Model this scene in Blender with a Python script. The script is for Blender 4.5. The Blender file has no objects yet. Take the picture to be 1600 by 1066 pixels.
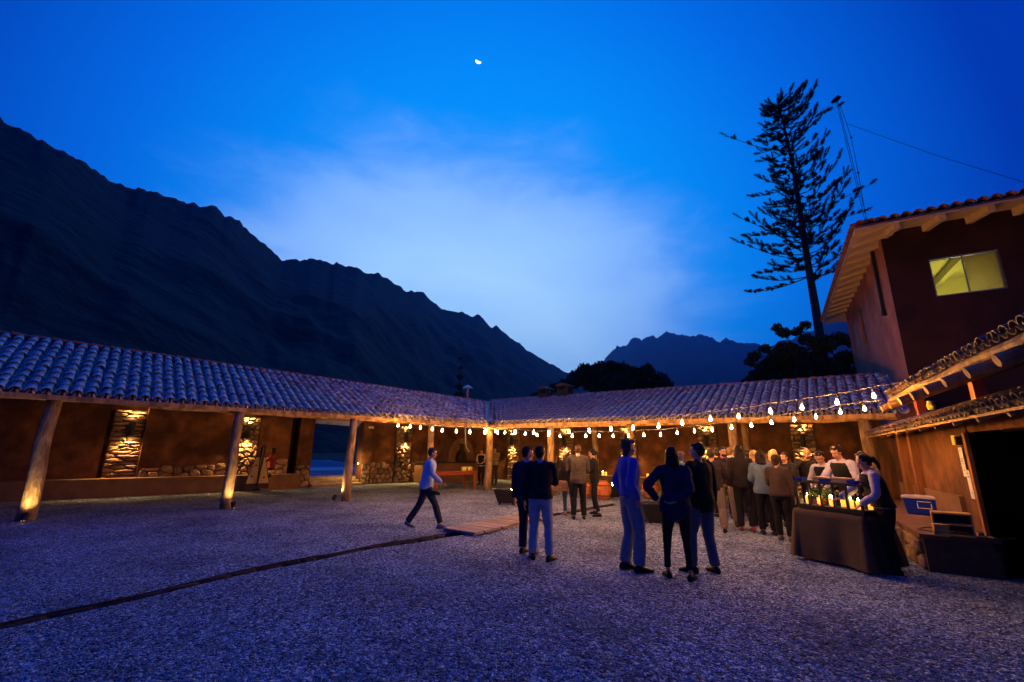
import bpy, bmesh, math, random
import numpy as np
from mathutils import Vector, Matrix, noise
random.seed(7)
rng = np.random.default_rng(11)
PI = math.pi
scene = bpy.context.scene
C = scene.collection

# ---------------------------------------------------------------- camera
F_PX, PITCH, ROLL, EYE = 690.0, math.radians(13.8), math.radians(0.7), 1.65
cam_d = bpy.data.cameras.new('camera')
cam = bpy.data.objects.new('camera', cam_d)
C.objects.link(cam)
fwd = Vector((0, math.cos(PITCH), math.sin(PITCH)))
up0 = Vector((0, -math.sin(PITCH), math.cos(PITCH)))
rt0 = Vector((1, 0, 0))
rt = rt0 * math.cos(ROLL) + up0 * math.sin(ROLL)
up = -rt0 * math.sin(ROLL) + up0 * math.cos(ROLL)
m3 = Matrix((rt, up, -fwd)).transposed()
cam.matrix_world = Matrix.Translation((0, 0, EYE)) @ m3.to_4x4()
cam_d.sensor_width = 36.0
cam_d.lens = 36.0 * F_PX / 1600.0
cam_d.clip_start = 0.1
cam_d.clip_end = 30000
scene.camera = cam

# ---------------------------------------------------------------- sky (dusk)
world = bpy.data.worlds.new('World')
scene.world = world
world.use_nodes = True
wt = world.node_tree
wt.nodes.clear()
def wn(t, **k):
    n = wt.nodes.new(t)
    for a, b in k.items():
        setattr(n, a, b)
    return n
def wl(a, b): wt.links.new(a, b)
def wm(op, a, b=None, c=None, clamp=False):
    n = wn('ShaderNodeMath', operation=op, use_clamp=clamp)
    for i, v in enumerate((a, b, c)):
        if v is None: continue
        if isinstance(v, (int, float)): n.inputs[i].default_value = v
        else: wl(v, n.inputs[i])
    return n.outputs[0]
tc = wn('ShaderNodeTexCoord')
sep = wn('ShaderNodeSeparateXYZ'); wl(tc.outputs['Generated'], sep.inputs[0])
# brightness of the dusk sky falls away from the place where the sun went down
gd = Vector((math.sin(math.radians(-4)) * math.cos(math.radians(14)), math.cos(math.radians(-4)) * math.cos(math.radians(14)), math.sin(math.radians(14))))
dot = wn('ShaderNodeVectorMath', operation='DOT_PRODUCT'); wl(tc.outputs['Generated'], dot.inputs[0]); dot.inputs[1].default_value = gd
ramp = wn('ShaderNodeValToRGB'); cr = ramp.color_ramp
wl(wm('MULTIPLY_ADD', dot.outputs['Value'], 0.5, 0.5), ramp.inputs[0])
cr.elements[0].position = 0.0; cr.elements[0].color = (0.0, 0.034, 0.38, 1)
cr.elements[1].position = 1.0; cr.elements[1].color = (0.008, 0.34, 1.0, 1)
for p, c in ((0.5, (0.0, 0.036, 0.40, 1)), (0.70, (0.0, 0.040, 0.42, 1)), (0.79, (0.0, 0.036, 0.40, 1)), (0.87, (0.0, 0.14, 0.74, 1)), (0.94, (0.0, 0.28, 0.95, 1))):
    e = cr.elements.new(p); e.color = c
# thin high cloud lit by the last light: an uneven bank, streaked
az = wm('MULTIPLY', wm('ARCTAN2', sep.outputs['X'], sep.outputs['Y']), 180 / PI)
el = wm('MULTIPLY', wm('ARCSINE', sep.outputs['Z']), 180 / PI)
th = 0.0
dx = wm('SUBTRACT', az, -7.0); dy = wm('SUBTRACT', el, 13.0)
ex = wm('ADD', wm('MULTIPLY', dx, math.cos(th) / 36.5), wm('MULTIPLY', dy, 0.0))
ey = wm('ADD', wm('MULTIPLY', dx, 0.0), wm('MULTIPLY', dy, math.cos(th) / 27.5))
ey = wm('MULTIPLY', ey, 1.0)
rr = wm('POWER', wm('ADD', wm('POWER', wm('ABSOLUTE', ex), 2.3), wm('POWER', wm('ABSOLUTE', ey), 2.3)), 0.43)
comb = wn('ShaderNodeCombineXYZ'); wl(wm('MULTIPLY', az, 0.035), comb.inputs[0]); wl(wm('MULTIPLY', el, 0.10), comb.inputs[1])
rot = wn('ShaderNodeMapping'); rot.inputs['Rotation'].default_value = (0, 0, math.radians(-25)); wl(comb.outputs[0], rot.inputs[0])
nz = wn('ShaderNodeTexNoise'); nz.inputs['Scale'].default_value = 1.6; nz.inputs['Detail'].default_value = 7; nz.inputs['Roughness'].default_value = 0.62; nz.inputs['Distortion'].default_value = 0.35
wl(rot.outputs[0], nz.inputs['Vector'])
rr2 = wm('ADD', rr, wm('MULTIPLY', wm('SUBTRACT', nz.outputs[0], 0.5), 0.50))
mr = wn('ShaderNodeMapRange', interpolation_type='SMOOTHSTEP'); wl(rr2, mr.inputs[0])
mr.inputs[1].default_value = 1.06; mr.inputs[2].default_value = 0.66; mr.inputs[3].default_value = 0; mr.inputs[4].default_value = 1
streak = wn('ShaderNodeMapRange'); wl(nz.outputs[0], streak.inputs[0])
streak.inputs[1].default_value = 0.3; streak.inputs[2].default_value = 0.7; streak.inputs[3].default_value = 0.8; streak.inputs[4].default_value = 1.0
cmask = wm('MULTIPLY', mr.outputs[0], streak.outputs[0])
cramp = wn('ShaderNodeMapRange'); wl(rr2, cramp.inputs[0]); cramp.inputs[1].default_value = 0.98; cramp.inputs[2].default_value = 0.40
cc = wn('ShaderNodeMix', data_type='RGBA'); wl(cramp.outputs[0], cc.inputs['Factor'])
cc.inputs['A'].default_value = (0.10, 0.32, 1.0, 1); cc.inputs['B'].default_value = (0.46, 0.78, 1.15, 1)
skymix = wn('ShaderNodeMix', data_type='RGBA'); wl(wm('MULTIPLY', cmask, 1.0), skymix.inputs['Factor'])
wl(ramp.outputs[0], skymix.inputs['A']); wl(cc.outputs['Result'], skymix.inputs['B'])
bg = wn('ShaderNodeBackground'); wl(skymix.outputs['Result'], bg.inputs[0]); bg.inputs[1].default_value = 1.12
wo = wn('ShaderNodeOutputWorld'); wl(bg.outputs[0], wo.inputs[0])

scene.view_settings.view_transform = 'Standard'
scene.view_settings.look = 'None'
scene.view_settings.exposure = 0.0
scene.view_settings.gamma = 1.0
scene.view_settings.use_curve_mapping = False
scene.render.engine = 'CYCLES'
cy = scene.cycles
cy.use_denoising = True
try: cy.denoiser = 'OPENIMAGEDENOISE'
except Exception: pass
cy.max_bounces = 5; cy.diffuse_bounces = 2; cy.glossy_bounces = 2; cy.transmission_bounces = 4; cy.volume_bounces = 0
cy.transparent_max_bounces = 8
cy.sample_clamp_indirect = 4.0; cy.sample_clamp_direct = 0.0
cy.use_light_tree = True

# ---------------------------------------------------------------- helpers
def ray(px, py):
    a, b = px - 800.0, 533.0 - py
    d = rt * a + up * b + fwd * F_PX
    return d.normalized()
def G(px, py, z=0.0):
    d = ray(px, py); t = (z - EYE) / d.z
    return Vector((d.x * t, d.y * t, z))
def atY(px, py, y):
    d = ray(px, py); t = y / d.y
    return Vector((d.x * t, y, EYE + d.z * t))
def onplane(px, py, a, b):
    a = Vector(a); b = Vector(b); e = (b - a).normalized(); n = Vector((e.y, -e.x))
    d = ray(px, py); t = (a.x * n.x + a.y * n.y) / (d.x * n.x + d.y * n.y)
    return Vector((d.x * t, d.y * t, EYE + d.z * t))

class MB:
    def __init__(s): s.v = []; s.f = []
    def add(s, vs, fs):
        o = len(s.v); s.v += [tuple(v) for v in vs]; s.f += [tuple(i + o for i in f) for f in fs]; return s
    def box(s, c, d, M=None):
        x, y, z = d[0] / 2, d[1] / 2, d[2] / 2
        vs = [Vector((c[0] + a * x, c[1] + b * y, c[2] + e * z)) for e in (-1, 1) for a, b in ((-1, -1), (1, -1), (1, 1), (-1, 1))]
        if M is not None: vs = [M @ v for v in vs]
        return s.add(vs, [(3, 2, 1, 0), (4, 5, 6, 7), (0, 1, 5, 4), (1, 2, 6, 5), (2, 3, 7, 6), (3, 0, 4, 7)])
    def rings(s, rings, cap=True, closed=True):
        n = len(rings[0]); o = len(s.v)
        for r in rings: s.v += [tuple(p) for p in r]
        for i in range(len(rings) - 1):
            for j in range(n if closed else n - 1):
                a = o + i * n + j; b = o + i * n + (j + 1) % n
                s.f.append((a, b, b + n, a + n))
        if cap:
            s.f.append(tuple(o + j for j in range(n))[::-1])
            s.f.append(tuple(o + (len(rings) - 1) * n + j for j in range(n)))
        return s
    def tube(s, pts, rad, n=8, flat=1.0, side=None):
        pts = [Vector(p) for p in pts]
        if isinstance(rad, (int, float)): rad = [rad] * len(pts)
        rs = []; ref = side
        for i, p in enumerate(pts):
            t = (pts[min(i + 1, len(pts) - 1)] - pts[max(i - 1, 0)])
            t = t.normalized() if t.length > 1e-9 else Vector((0, 0, 1))
            if ref is None: ref = Vector((1, 0, 0)) if abs(t.x) < 0.8 else Vector((0, 1, 0))
            u = (ref - t * ref.dot(t))
            u = u.normalized() if u.length > 1e-6 else t.orthogonal().normalized()
            w = t.cross(u)
            ref = u
            rs.append([p + u * math.cos(2 * PI * k / n) * rad[i] + w * math.sin(2 * PI * k / n) * rad[i] * flat for k in range(n)])
        return s.rings(rs)
    def lathe(s, prof, c=(0, 0, 0), n=16, cap=True):
        return s.rings([[(c[0] + r * math.cos(2 * PI * k / n), c[1] + r * math.sin(2 * PI * k / n), c[2] + z) for k in range(n)] for r, z in prof], cap)
    def ell(s, c, r, n=12, m=8, R=None):
        rs = []
        for i in range(m + 1):
            a = -PI / 2 + PI * i / m
            a = max(-PI / 2 + 0.12, min(PI / 2 - 0.12, a))
            ring = []
            for k in range(n):
                v = Vector((r[0] * math.cos(a) * math.cos(2 * PI * k / n), r[1] * math.cos(a) * math.sin(2 * PI * k / n), r[2] * math.sin(a)))
                if R is not None: v = R @ v
                ring.append(Vector(c) + v)
            rs.append(ring)
        return s.rings(rs)
    def mesh(s, name, mat=None, smooth=False):
        me = bpy.data.meshes.new(name); me.from_pydata(s.v, [], s.f)
        if mat: me.materials.append(mat)
        if smooth: me.polygons.foreach_set('use_smooth', [True] * len(me.polygons))
        me.update(); return me
    def build(s, name, mat, parent=None, smooth=False, M=None, bevel=0):
        o = mobj(name, s.mesh(name, mat, smooth), parent, M)
        if bevel:
            b = o.modifiers.new('bevel', 'BEVEL'); b.width = bevel; b.segments = 2; b.limit_method = 'ANGLE'
        return o
def mobj(name, me, parent=None, M=None):
    o = bpy.data.objects.new(name, me); C.objects.link(o)
    if parent is not None:
        o.parent = parent
        Mp = M if M is not None else Matrix.Identity(4)
        o.matrix_local = wmat(parent).inverted() @ Mp
    elif M is not None: o.matrix_local = M
    WM[o.name] = M if M is not None else Matrix.Identity(4)
    return o
WM = {}
def wmat(o): return WM[o.name]
def proj(p):
    v = Vector(p) - Vector((0, 0, EYE)); w = v.dot(fwd)
    if w <= 0.05: return (-9999, -9999, w)
    return (800 + F_PX * v.dot(rt) / w, 533 - F_PX * v.dot(up) / w, w)
def thing(name, label, cat, loc=(0, 0, 0), rz=0.0, group=None, M=None):
    if M is None: M = Matrix.Translation(loc) @ Matrix.Rotation(rz, 4, 'Z')
    o = mobj(name, None, None, M)
    return tag(o, label, cat, group)
def tag(o, label, cat, group=None):
    o['label'] = label; o['category'] = cat
    if group: o['group'] = group
    return o
def kind(o, k): o['kind'] = k; return o
def npmesh(name, V, Fq, mat, smooth=False):
    V = np.asarray(V, dtype=np.float32); Fq = np.asarray(Fq, dtype=np.int32)
    me = bpy.data.meshes.new(name); k = Fq.shape[1]
    me.vertices.add(len(V)); me.vertices.foreach_set('co', V.ravel())
    me.loops.add(Fq.size); me.loops.foreach_set('vertex_index', Fq.ravel())
    me.polygons.add(len(Fq)); me.polygons.foreach_set('loop_start', np.arange(0, Fq.size, k, dtype=np.int32))
    if smooth: me.polygons.foreach_set('use_smooth', np.ones(len(Fq), dtype=bool))
    me.update(calc_edges=True); me.validate(); me.materials.append(mat); return me

# ---------------------------------------------------------------- materials
def nt(name):
    m = bpy.data.materials.new(name); m.use_nodes = True; t = m.node_tree
    return m, t, t.nodes['Principled BSDF']
def mat(name, col, rough=0.7, var=0.25, scale=6.0, bump=0.3, bscale=None, metal=0.0, spec=0.3, dist=0.02, voro=False, objvar=0.0, stretch=None, detail=6, emis=None, estr=0.0, dark=None, dscale=1.5, sheen=0):
    m, t, b = nt(name)
    L = t.links.new
    tcn = t.nodes.new('ShaderNodeTexCoord'); vec = tcn.outputs['Object']
    if stretch:
        mp = t.nodes.new('ShaderNodeMapping'); mp.inputs['Scale'].default_value = stretch; L(vec, mp.inputs[0]); vec = mp.outputs[0]
    n1 = t.nodes.new('ShaderNodeTexNoise'); n1.inputs['Scale'].default_value = scale; n1.inputs['Detail'].default_value = detail; L(vec, n1.inputs['Vector'])
    rmp = t.nodes.new('ShaderNodeMapRange'); L(n1.outputs[0], rmp.inputs[0]); rmp.inputs[1].default_value = 0.3; rmp.inputs[2].default_value = 0.7
    rmp.inputs[3].default_value = 1 - var; rmp.inputs[4].default_value = 1 + var
    hsv = t.nodes.new('ShaderNodeHueSaturation'); hsv.inputs['Color'].default_value = (*col, 1); L(rmp.outputs[0], hsv.inputs['Value'])
    out = hsv.outputs[0]
    if objvar:
        oi = t.nodes.new('ShaderNodeObjectInfo'); r2 = t.nodes.new('ShaderNodeMapRange'); L(oi.outputs['Random'], r2.inputs[0])
        r2.inputs[3].default_value = 1 - objvar; r2.inputs[4].default_value = 1 + objvar
        h2 = t.nodes.new('ShaderNodeHueSaturation'); L(out, h2.inputs['Color']); L(r2.outputs[0], h2.inputs['Value']); out = h2.outputs[0]
    if dark:
        n3 = t.nodes.new('ShaderNodeTexNoise'); n3.inputs['Scale'].default_value = dscale; n3.inputs['Detail'].default_value = 4; L(vec, n3.inputs['Vector'])
        r3 = t.nodes.new('ShaderNodeMapRange'); L(n3.outputs[0], r3.inputs[0]); r3.inputs[1].default_value = 0.45; r3.inputs[2].default_value = 0.62
        mx = t.nodes.new('ShaderNodeMix'); mx.data_type = 'RGBA'; L(r3.outputs[0], mx.inputs['Factor']); L(out, mx.inputs['A']); mx.inputs['B'].default_value = (*dark, 1); out = mx.outputs['Result']
    L(out, b.inputs['Base Color'])
    b.inputs['Roughness'].default_value = rough; b.inputs['Metallic'].default_value = metal
    b.inputs['Specular IOR Level'].default_value = spec
    if bump:
        if voro:
            n2 = t.nodes.new('ShaderNodeTexVoronoi'); n2.inputs['Scale'].default_value = bscale or scale
        else:
            n2 = t.nodes.new('ShaderNodeTexNoise'); n2.inputs['Scale'].default_value = bscale or scale * 4; n2.inputs['Detail'].default_value = 5
        L(vec, n2.inputs['Vector'])
        bp = t.nodes.new('ShaderNodeBump'); bp.inputs['Strength'].default_value = bump; bp.inputs['Distance'].default_value = dist
        L(n2.outputs[0], bp.inputs['Height']); L(bp.outputs[0], b.inputs['Normal'])
    if emis:
        b.inputs['Emission Color'].default_value = (*emis, 1); b.inputs['Emission Strength'].default_value = estr
    return m
def glow(name, col, strength):
    m, t, b = nt(name); t.nodes.remove(b)
    e = t.nodes.new('ShaderNodeEmission'); e.inputs[0].default_value = (*col, 1); e.inputs[1].default_value = strength
    t.links.new(e.outputs[0], t.nodes['Material Output'].inputs[0]); return m

M_adobe = mat('adobe', (0.15, 0.06, 0.021), 0.9, 0.5, 2.2, 0.5, 9, dist=0.03, dark=(0.06, 0.024, 0.010), dscale=0.9)
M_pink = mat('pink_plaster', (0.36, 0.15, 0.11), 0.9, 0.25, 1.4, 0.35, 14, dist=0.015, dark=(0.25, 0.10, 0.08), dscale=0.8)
M_darkwall = mat('darkened_plaster', (0.035, 0.012, 0.011), 0.92, 0.3, 1.2, 0.3, 14, dist=0.015, dark=(0.02, 0.008, 0.008), dscale=0.7)  # shade of the house front and gate recess put into this colour
M_stone = mat('fieldstone', (0.23, 0.15, 0.095), 0.85, 0.35, 9, 0.6, 26, dist=0.02, objvar=0.4)
M_mortar = mat('mortar', (0.12, 0.075, 0.045), 0.95, 0.2, 10, 0.5, 30)
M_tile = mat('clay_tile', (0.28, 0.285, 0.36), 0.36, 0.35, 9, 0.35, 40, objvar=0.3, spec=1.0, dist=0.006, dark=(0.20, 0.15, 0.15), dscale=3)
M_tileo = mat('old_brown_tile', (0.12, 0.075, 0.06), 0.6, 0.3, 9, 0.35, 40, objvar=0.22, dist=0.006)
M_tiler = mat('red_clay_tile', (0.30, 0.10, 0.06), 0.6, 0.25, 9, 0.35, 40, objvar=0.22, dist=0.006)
M_pole = mat('eucalyptus_pole', (0.46, 0.27, 0.10), 0.7, 0.3, 5, 0.5, 18, dist=0.012, stretch=(3, 3, 0.5), dark=(0.20, 0.115, 0.055), dscale=1.6)
M_post = mat('peeled_log', (0.30, 0.20, 0.10), 0.75, 0.4, 4, 0.8, 10, dist=0.03, stretch=(2.5, 2.5, 0.8), dark=(0.14, 0.085, 0.045), dscale=2.2)
M_wood = mat('dark_timber', (0.22, 0.09, 0.035), 0.6, 0.3, 4, 0.3, 30, stretch=(4, 4, 0.6), dist=0.006)
M_redwood = mat('red_varnished_wood', (0.30, 0.06, 0.02), 0.4, 0.3, 4, 0.2, 30, stretch=(1, 8, 8), dist=0.003, spec=0.5)
M_plank = mat('worn_plank', (0.25, 0.19, 0.165), 0.8, 0.3, 5, 0.5, 20, stretch=(0.6, 6, 6), dist=0.01, objvar=0.2)
M_deck = mat('roof_boarding', (0.13, 0.08, 0.045), 0.9, 0.3, 6, 0.4, 25)
M_soffit = mat('whitewashed_soffit', (0.55, 0.42, 0.24), 0.85, 0.12, 3, 0.2, 20)
M_black = mat('black_steel', (0.012, 0.012, 0.013), 0.5, 0.2, 8, 0.1, 30)
M_iron = mat('dark_iron', (0.02, 0.017, 0.015), 0.55, 0.2, 8, 0.2, 40)
M_slab = mat('bench_plaster', (0.19, 0.10, 0.055), 0.9, 0.2, 3, 0.3, 14)
M_pot = mat('terracotta_jar', (0.50, 0.16, 0.05), 0.6, 0.25, 6, 0.4, 20)
M_wax = mat('glowing_wax', (0.70, 0.40, 0.10), 0.5, 0.05, 6, 0.0, emis=(1.0, 0.36, 0.04), estr=1.8)  # amber candle glow put into the wax, on flameless candles too
M_flame = glow('flame', (1.0, 0.55, 0.16), 130.0)
M_bulb = glow('bulb_filament_glow', (1.0, 0.42, 0.085), 1020.0)
M_lens = glow('lamp_lens', (1.0, 0.55, 0.18), 40.0)
M_cable = mat('cable', (0.16, 0.15, 0.14), 0.6, 0.1, 6, 0)
M_cloth = mat('tablecloth', (0.07, 0.047, 0.03), 0.95, 0.12, 9, 0.3, 60, dist=0.004)
M_white = mat('white_print', (0.62, 0.60, 0.55), 0.7, 0.05, 6, 0)
M_ink = mat('ink', (0.05, 0.05, 0.05), 0.8, 0.1, 6, 0)
M_skin = mat('skin', (0.46, 0.25, 0.17), 0.5, 0.08, 12, 0.1, 60, dist=0.002, spec=0.4)
M_hmtn = None
def glassmat(name, col, rough=0.03):
    m, t, b = nt(name)
    b.inputs['Base Color'].default_value = (*col, 1); b.inputs['Roughness'].default_value = rough
    b.inputs['Transmission Weight'].default_value = 1.0; b.inputs['IOR'].default_value = 1.3
    return m
M_glass = glassmat('clear_glass', (0.9, 0.95, 0.95))
M_gglass = glassmat('green_glass', (0.25, 0.6, 0.2))

# ---------------------------------------------------------------- frames of the three wings
C0 = Vector((-0.97, 19.2, 0))
uA = Vector((-0.7416, -0.6708, 0)).normalized(); nA = Vector((-0.6708, 0.7416, 0)).normalized()
uB = Vector((0.81, -0.586, 0)).normalized(); nB = Vector((0.586, 0.81, 0)).normalized()
D1 = Vector((11.38, 12.5, 0)); xD = Vector((0.862, -0.507, 0)).normalized(); yD = Vector((0.507, 0.862, 0)).normalized(); OC = Vector((9.32, 10.90, 0)); nC = Vector((0.863, -0.505, 0)).normalized(); uC = Vector((-0.505, -0.863, 0)).normalized()
def frame(o, x, y): 
    M = Matrix.Identity(4)
    for i in range(3):
        M[i][0] = x[i]; M[i][1] = y[i]; M[i][2] = (0, 0, 1)[i]; M[i][3] = o[i]
    return M
FA = frame(C0, -uA, nA)      # x = -s
FB = frame(C0, uB, nB)       # x = s
FC = frame(OC, uC, nC)       # x towards the camera, y away from the yard
FD = frame(D1, xD, yD)
T = Matrix.Translation
def RZ(a): return Matrix.Rotation(a, 4, 'Z')
def W(Fm, x, y, z=0.0): return Fm @ Vector((x, y, z))

# ---------------------------------------------------------------- ground
def gravel_material():
    m, t, b = nt('pale_gravel'); L = t.links.new
    tcn = t.nodes.new('ShaderNodeTexCoord'); vec = tcn.outputs['Object']
    v = t.nodes.new('ShaderNodeTexVoronoi'); v.inputs['Scale'].default_value = 46; L(vec, v.inputs['Vector'])
    v2 = t.nodes.new('ShaderNodeTexVoronoi'); v2.inputs['Scale'].default_value = 21; L(vec, v2.inputs['Vector'])
    sp = t.nodes.new('ShaderNodeSeparateColor'); L(v.outputs['Color'], sp.inputs[0])
    sp2 = t.nodes.new('ShaderNodeSeparateColor'); L(v2.outputs['Color'], sp2.inputs[0])
    n = t.nodes.new('ShaderNodeTexNoise'); n.inputs['Scale'].default_value = 0.8; n.inputs['Detail'].default_value = 5; L(vec, n.inputs['Vector'])
    def mm(op, a, bb):
        q = t.nodes.new('ShaderNodeMath'); q.operation = op
        for i, x in enumerate((a, bb)):
            if isinstance(x, (int, float)): q.inputs[i].default_value = x
            else: L(x, q.inputs[i])
        return q.outputs[0]
    pw = mm('POWER', sp.outputs[0], 1.4)
    val = mm('ADD', mm('MULTIPLY', pw, 0.9), mm('MULTIPLY', sp2.outputs[1], 0.55))
    val = mm('MULTIPLY', val, mm('ADD', mm('MULTIPLY', n.outputs[0], 1.7), 0.12))
    r = t.nodes.new('ShaderNodeValToRGB'); L(val, r.inputs[0]); e = r.color_ramp.elements
    e[0].position = 0.05; e[0].color = (0.012, 0.012, 0.013, 1); e[1].position = 1.0; e[1].color = (0.50, 0.62, 0.76, 1)
    q = e_ = r.color_ramp.elements.new(0.5); q.color = (0.155, 0.20, 0.265, 1)
    L(r.outputs[0], b.inputs['Base Color']); b.inputs['Roughness'].default_value = 0.9; b.inputs['Specular IOR Level'].default_value = 0.2
    bp = t.nodes.new('ShaderNodeBump'); bp.inputs['Strength'].default_value = 1.0; bp.inputs['Distance'].default_value = 0.03; bp.invert = True
    L(v.outputs['Distance'], bp.inputs['Height'])
    bp2 = t.nodes.new('ShaderNodeBump'); bp2.inputs['Strength'].default_value = 0.8; bp2.inputs['Distance'].default_value = 0.06; bp2.invert = True
    L(v2.outputs['Distance'], bp2.inputs['Height']); L(bp.outputs[0], bp2.inputs['Normal']); L(bp2.outputs[0], b.inputs['Normal'])
    return m
M_gravel = gravel_material()
M_soil = mat('dark_soil', (0.035, 0.03, 0.022), 0.95, 0.3, 0.2, 0.3, 1)
M_chip = mat('gravel_chip', (0.23, 0.30, 0.40), 0.85, 0.75, 9, 0.3, 60, dist=0.005)
kind(MB().add([(-9000, -9000, -0.4), (9000, -9000, -0.4), (9000, 9000, -0.4), (-9000, 9000, -0.4)], [(0, 1, 2, 3)]).build('ground', M_soil), 'structure')

CH = [(-9.5, -3.0), (-5.3, 3.45), (-4.62, 4.54), (-4.18, 5.23), (-3.64, 6.21), (-2.47, 7.84), (-0.95, 9.35), (0.2, 11.15), (1.59, 12.55), (3.3, 14.6)]
chx = np.array([a for a, b in CH]); chy = np.array([b for a, b in CH])
def chw(x): return 0.47 + 0.05 * math.sin(x * 3.1) + 0.03 * math.sin(x * 7.7)
def chy0(x): return float(np.interp(x, chx, chy)) + 0.035 * math.sin(x * 5.3 + 1)
mb = MB()
xs = list(np.arange(-9.5, 3.3, 0.12)) + [3.3]
top = [(x, chy0(x) + chw(x)) for x in xs]; bot = [(x, chy0(x)) for x in xs]
def strip(P, Q):
    o = len(mb.v); n = len(P)
    mb.v += [tuple(p) for p in P] + [tuple(q) for q in Q]
    mb.f += [(o + i, o + i + 1, o + n + i + 1, o + n + i) for i in range(n - 1)]
strip([(x, -30, 0) for x in xs], [(x, y, 0) for x, y in bot])
mbg = mb; mb = MB()
strip([(x, y, 0) for x, y in bot], [(x, y + 0.03, -0.24) for x, y in bot])
strip([(x, y + 0.03, -0.24) for x, y in bot], [(x, y - 0.01, -0.24) for x, y in top])
strip([(x, y - 0.01, -0.24) for x, y in top], [(x, y, 0) for x, y in top])
M_drain = mat('drain_floor', (0.05, 0.04, 0.033), 0.95, 0.4, 12, 0.6, 30)
kind(mb.build('drain_channel', M_drain), 'structure'); mb = mbg
strip([(x, y, 0) for x, y in top], [(x, 45, 0) for x, y in top])
mb.add([(-45, -30, 0), (-9.5, -30, 0), (-9.5, 45, 0), (-45, 45, 0)], [(0, 1, 2, 3)])
mb.add([(3.3, -30, 0), (40, -30, 0), (40, 45, 0), (3.3, 45, 0)], [(0, 1, 2, 3)])
kind(mb.build('gravel_yard', M_gravel), 'structure')

# loose gravel chips, too many to count
def gravel_chips():
    N = 130000
    yy = np.exp(rng.uniform(math.log(1.7), math.log(15.0), N * 2)); xx = rng.uniform(-1.25, 1.2, N * 2) * yy
    ok = (xx > -13) & (xx < 8.2)
    cy0 = np.interp(xx, chx, chy); ok &= ~((yy > cy0 - 0.03) & (yy < cy0 + 0.54) & (xx < 3.3))
    xx = xx[ok][:N]; yy = yy[ok][:N]; n = len(xx)
    r = rng.uniform(0.004, 0.011, n) * np.where(rng.random(n) < 0.06, 1.7, 1.0)
    base = np.array([(1, 0, 0), (-1, 0, 0), (0, 1, 0), (0, -1, 0), (0, 0, 1), (0, 0, -1)], float)
    fc = np.array([(0, 2, 4), (2, 1, 4), (1, 3, 4), (3, 0, 4), (2, 0, 5), (1, 2, 5), (3, 1, 5), (0, 3, 5)])
    P = base[None] * rng.uniform(0.6, 1.25, (n, 6, 1)) * r[:, None, None]
    P[:, :, 2] *= 0.62
    a = rng.uniform(0, 2 * PI, n); ca, sa = np.cos(a)[:, None], np.sin(a)[:, None]
    tl = rng.uniform(-0.6, 0.6, n)[:, None]
    X = P[:, :, 0] * ca - P[:, :, 1] * sa; Y = P[:, :, 0] * sa + P[:, :, 1] * ca; Z = P[:, :, 2] + tl * P[:, :, 0] * 0.6
    V = np.stack([X + xx[:, None], Y + yy[:, None], Z + (r * 0.35)[:, None]], -1).reshape(-1, 3)
    Fq = (fc[None] + (np.arange(n) * 6)[:, None, None]).reshape(-1, 3)
    o = mobj('gravel', npmesh('gravel', V, Fq, M_chip)); o['kind'] = 'stuff'
gravel_chips()

# stone edge of the drain: one thing, its stones parts
def stone_block(w, d, h, seed, jit=0.12):
    r = random.Random(seed); m = MB()
    rs = []
    for z, k in ((-h / 2, 0.86), (-h * 0.3, 1.0), (h * 0.3, 1.0), (h / 2, 0.8)):
        ring = []
        for a, b in ((-1, -0.6), (-0.6, -1), (0.6, -1), (1, -0.6), (1, 0.6), (0.6, 1), (-0.6, 1), (-1, 0.6)):
            ring.append((a * w / 2 * k * (1 + r.uniform(-jit, jit)), b * d / 2 * k * (1 + r.uniform(-jit, jit)), z * (1 + r.uniform(-jit, jit))))
        rs.append(ring)
    return m.rings(rs)
M_kerb = mat('dark_kerb_stone', (0.04, 0.032, 0.03), 0.9, 0.5, 9, 0.6, 26, objvar=0.5)
M_mud = mat('drain_mud', (0.03, 0.025, 0.02), 0.95)
kerb = thing('stone_edging', 'low rough stone edging along the far side of the drain cutting across the gravel', 'kerb')
x = -6.2; i = 0
while x < 3.2:
    y = chy0(x) + chw(x); x2 = x + 0.12; y2 = chy0(x2) + chw(x2); ang = math.atan2(y2 - y, x2 - x)
    L = random.uniform(0.22, 0.46); 
    if not (-0.75 < x < 0.25):
        M = T((x + math.cos(ang) * L / 2, y + math.sin(ang) * L / 2 + 0.02, -0.135 + random.uniform(-0.02, 0.02))) @ RZ(ang + random.uniform(-0.08, 0.08))
        stone_block(L * 0.97, 0.15, 0.23, i, 0.1).build('stone', M_kerb, kerb, M=M)
    x += math.cos(ang) * L; i += 1

bridge = thing('plank_bridge', 'short walkway of worn wooden boards laid across the drain', 'walkway')
p0 = Vector((-1.05, 9.35 + 0.15, 0)); p1 = Vector((0.55, 11.7, 0)); dv = (p1 - p0); bl = dv.length; dv.normalize(); ang = math.atan2(dv.y, dv.x)
nb = 9
for i in range(nb):
    c = p0 + dv * (bl * (i + 0.5) / nb)
    M = T((c.x, c.y, 0.045 + random.uniform(-0.004, 0.004))) @ RZ(ang + random.uniform(-0.02, 0.02))
    MB().box((0, random.uniform(-0.05, 0.05), 0), (bl / nb - 0.03, 0.86, 0.045)).build('plank', M_plank, bridge, M=M)
for q in (-0.36, 0.36):
    M = T(((p0 + p1) / 2 + Vector((-dv.y, dv.x, 0)) * q) + Vector((0, 0, 0.008))) @ RZ(ang)
    MB().box((0, 0, 0), (bl, 0.07, 0.03)).build('bearer', M_plank, bridge, M=M)

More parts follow.
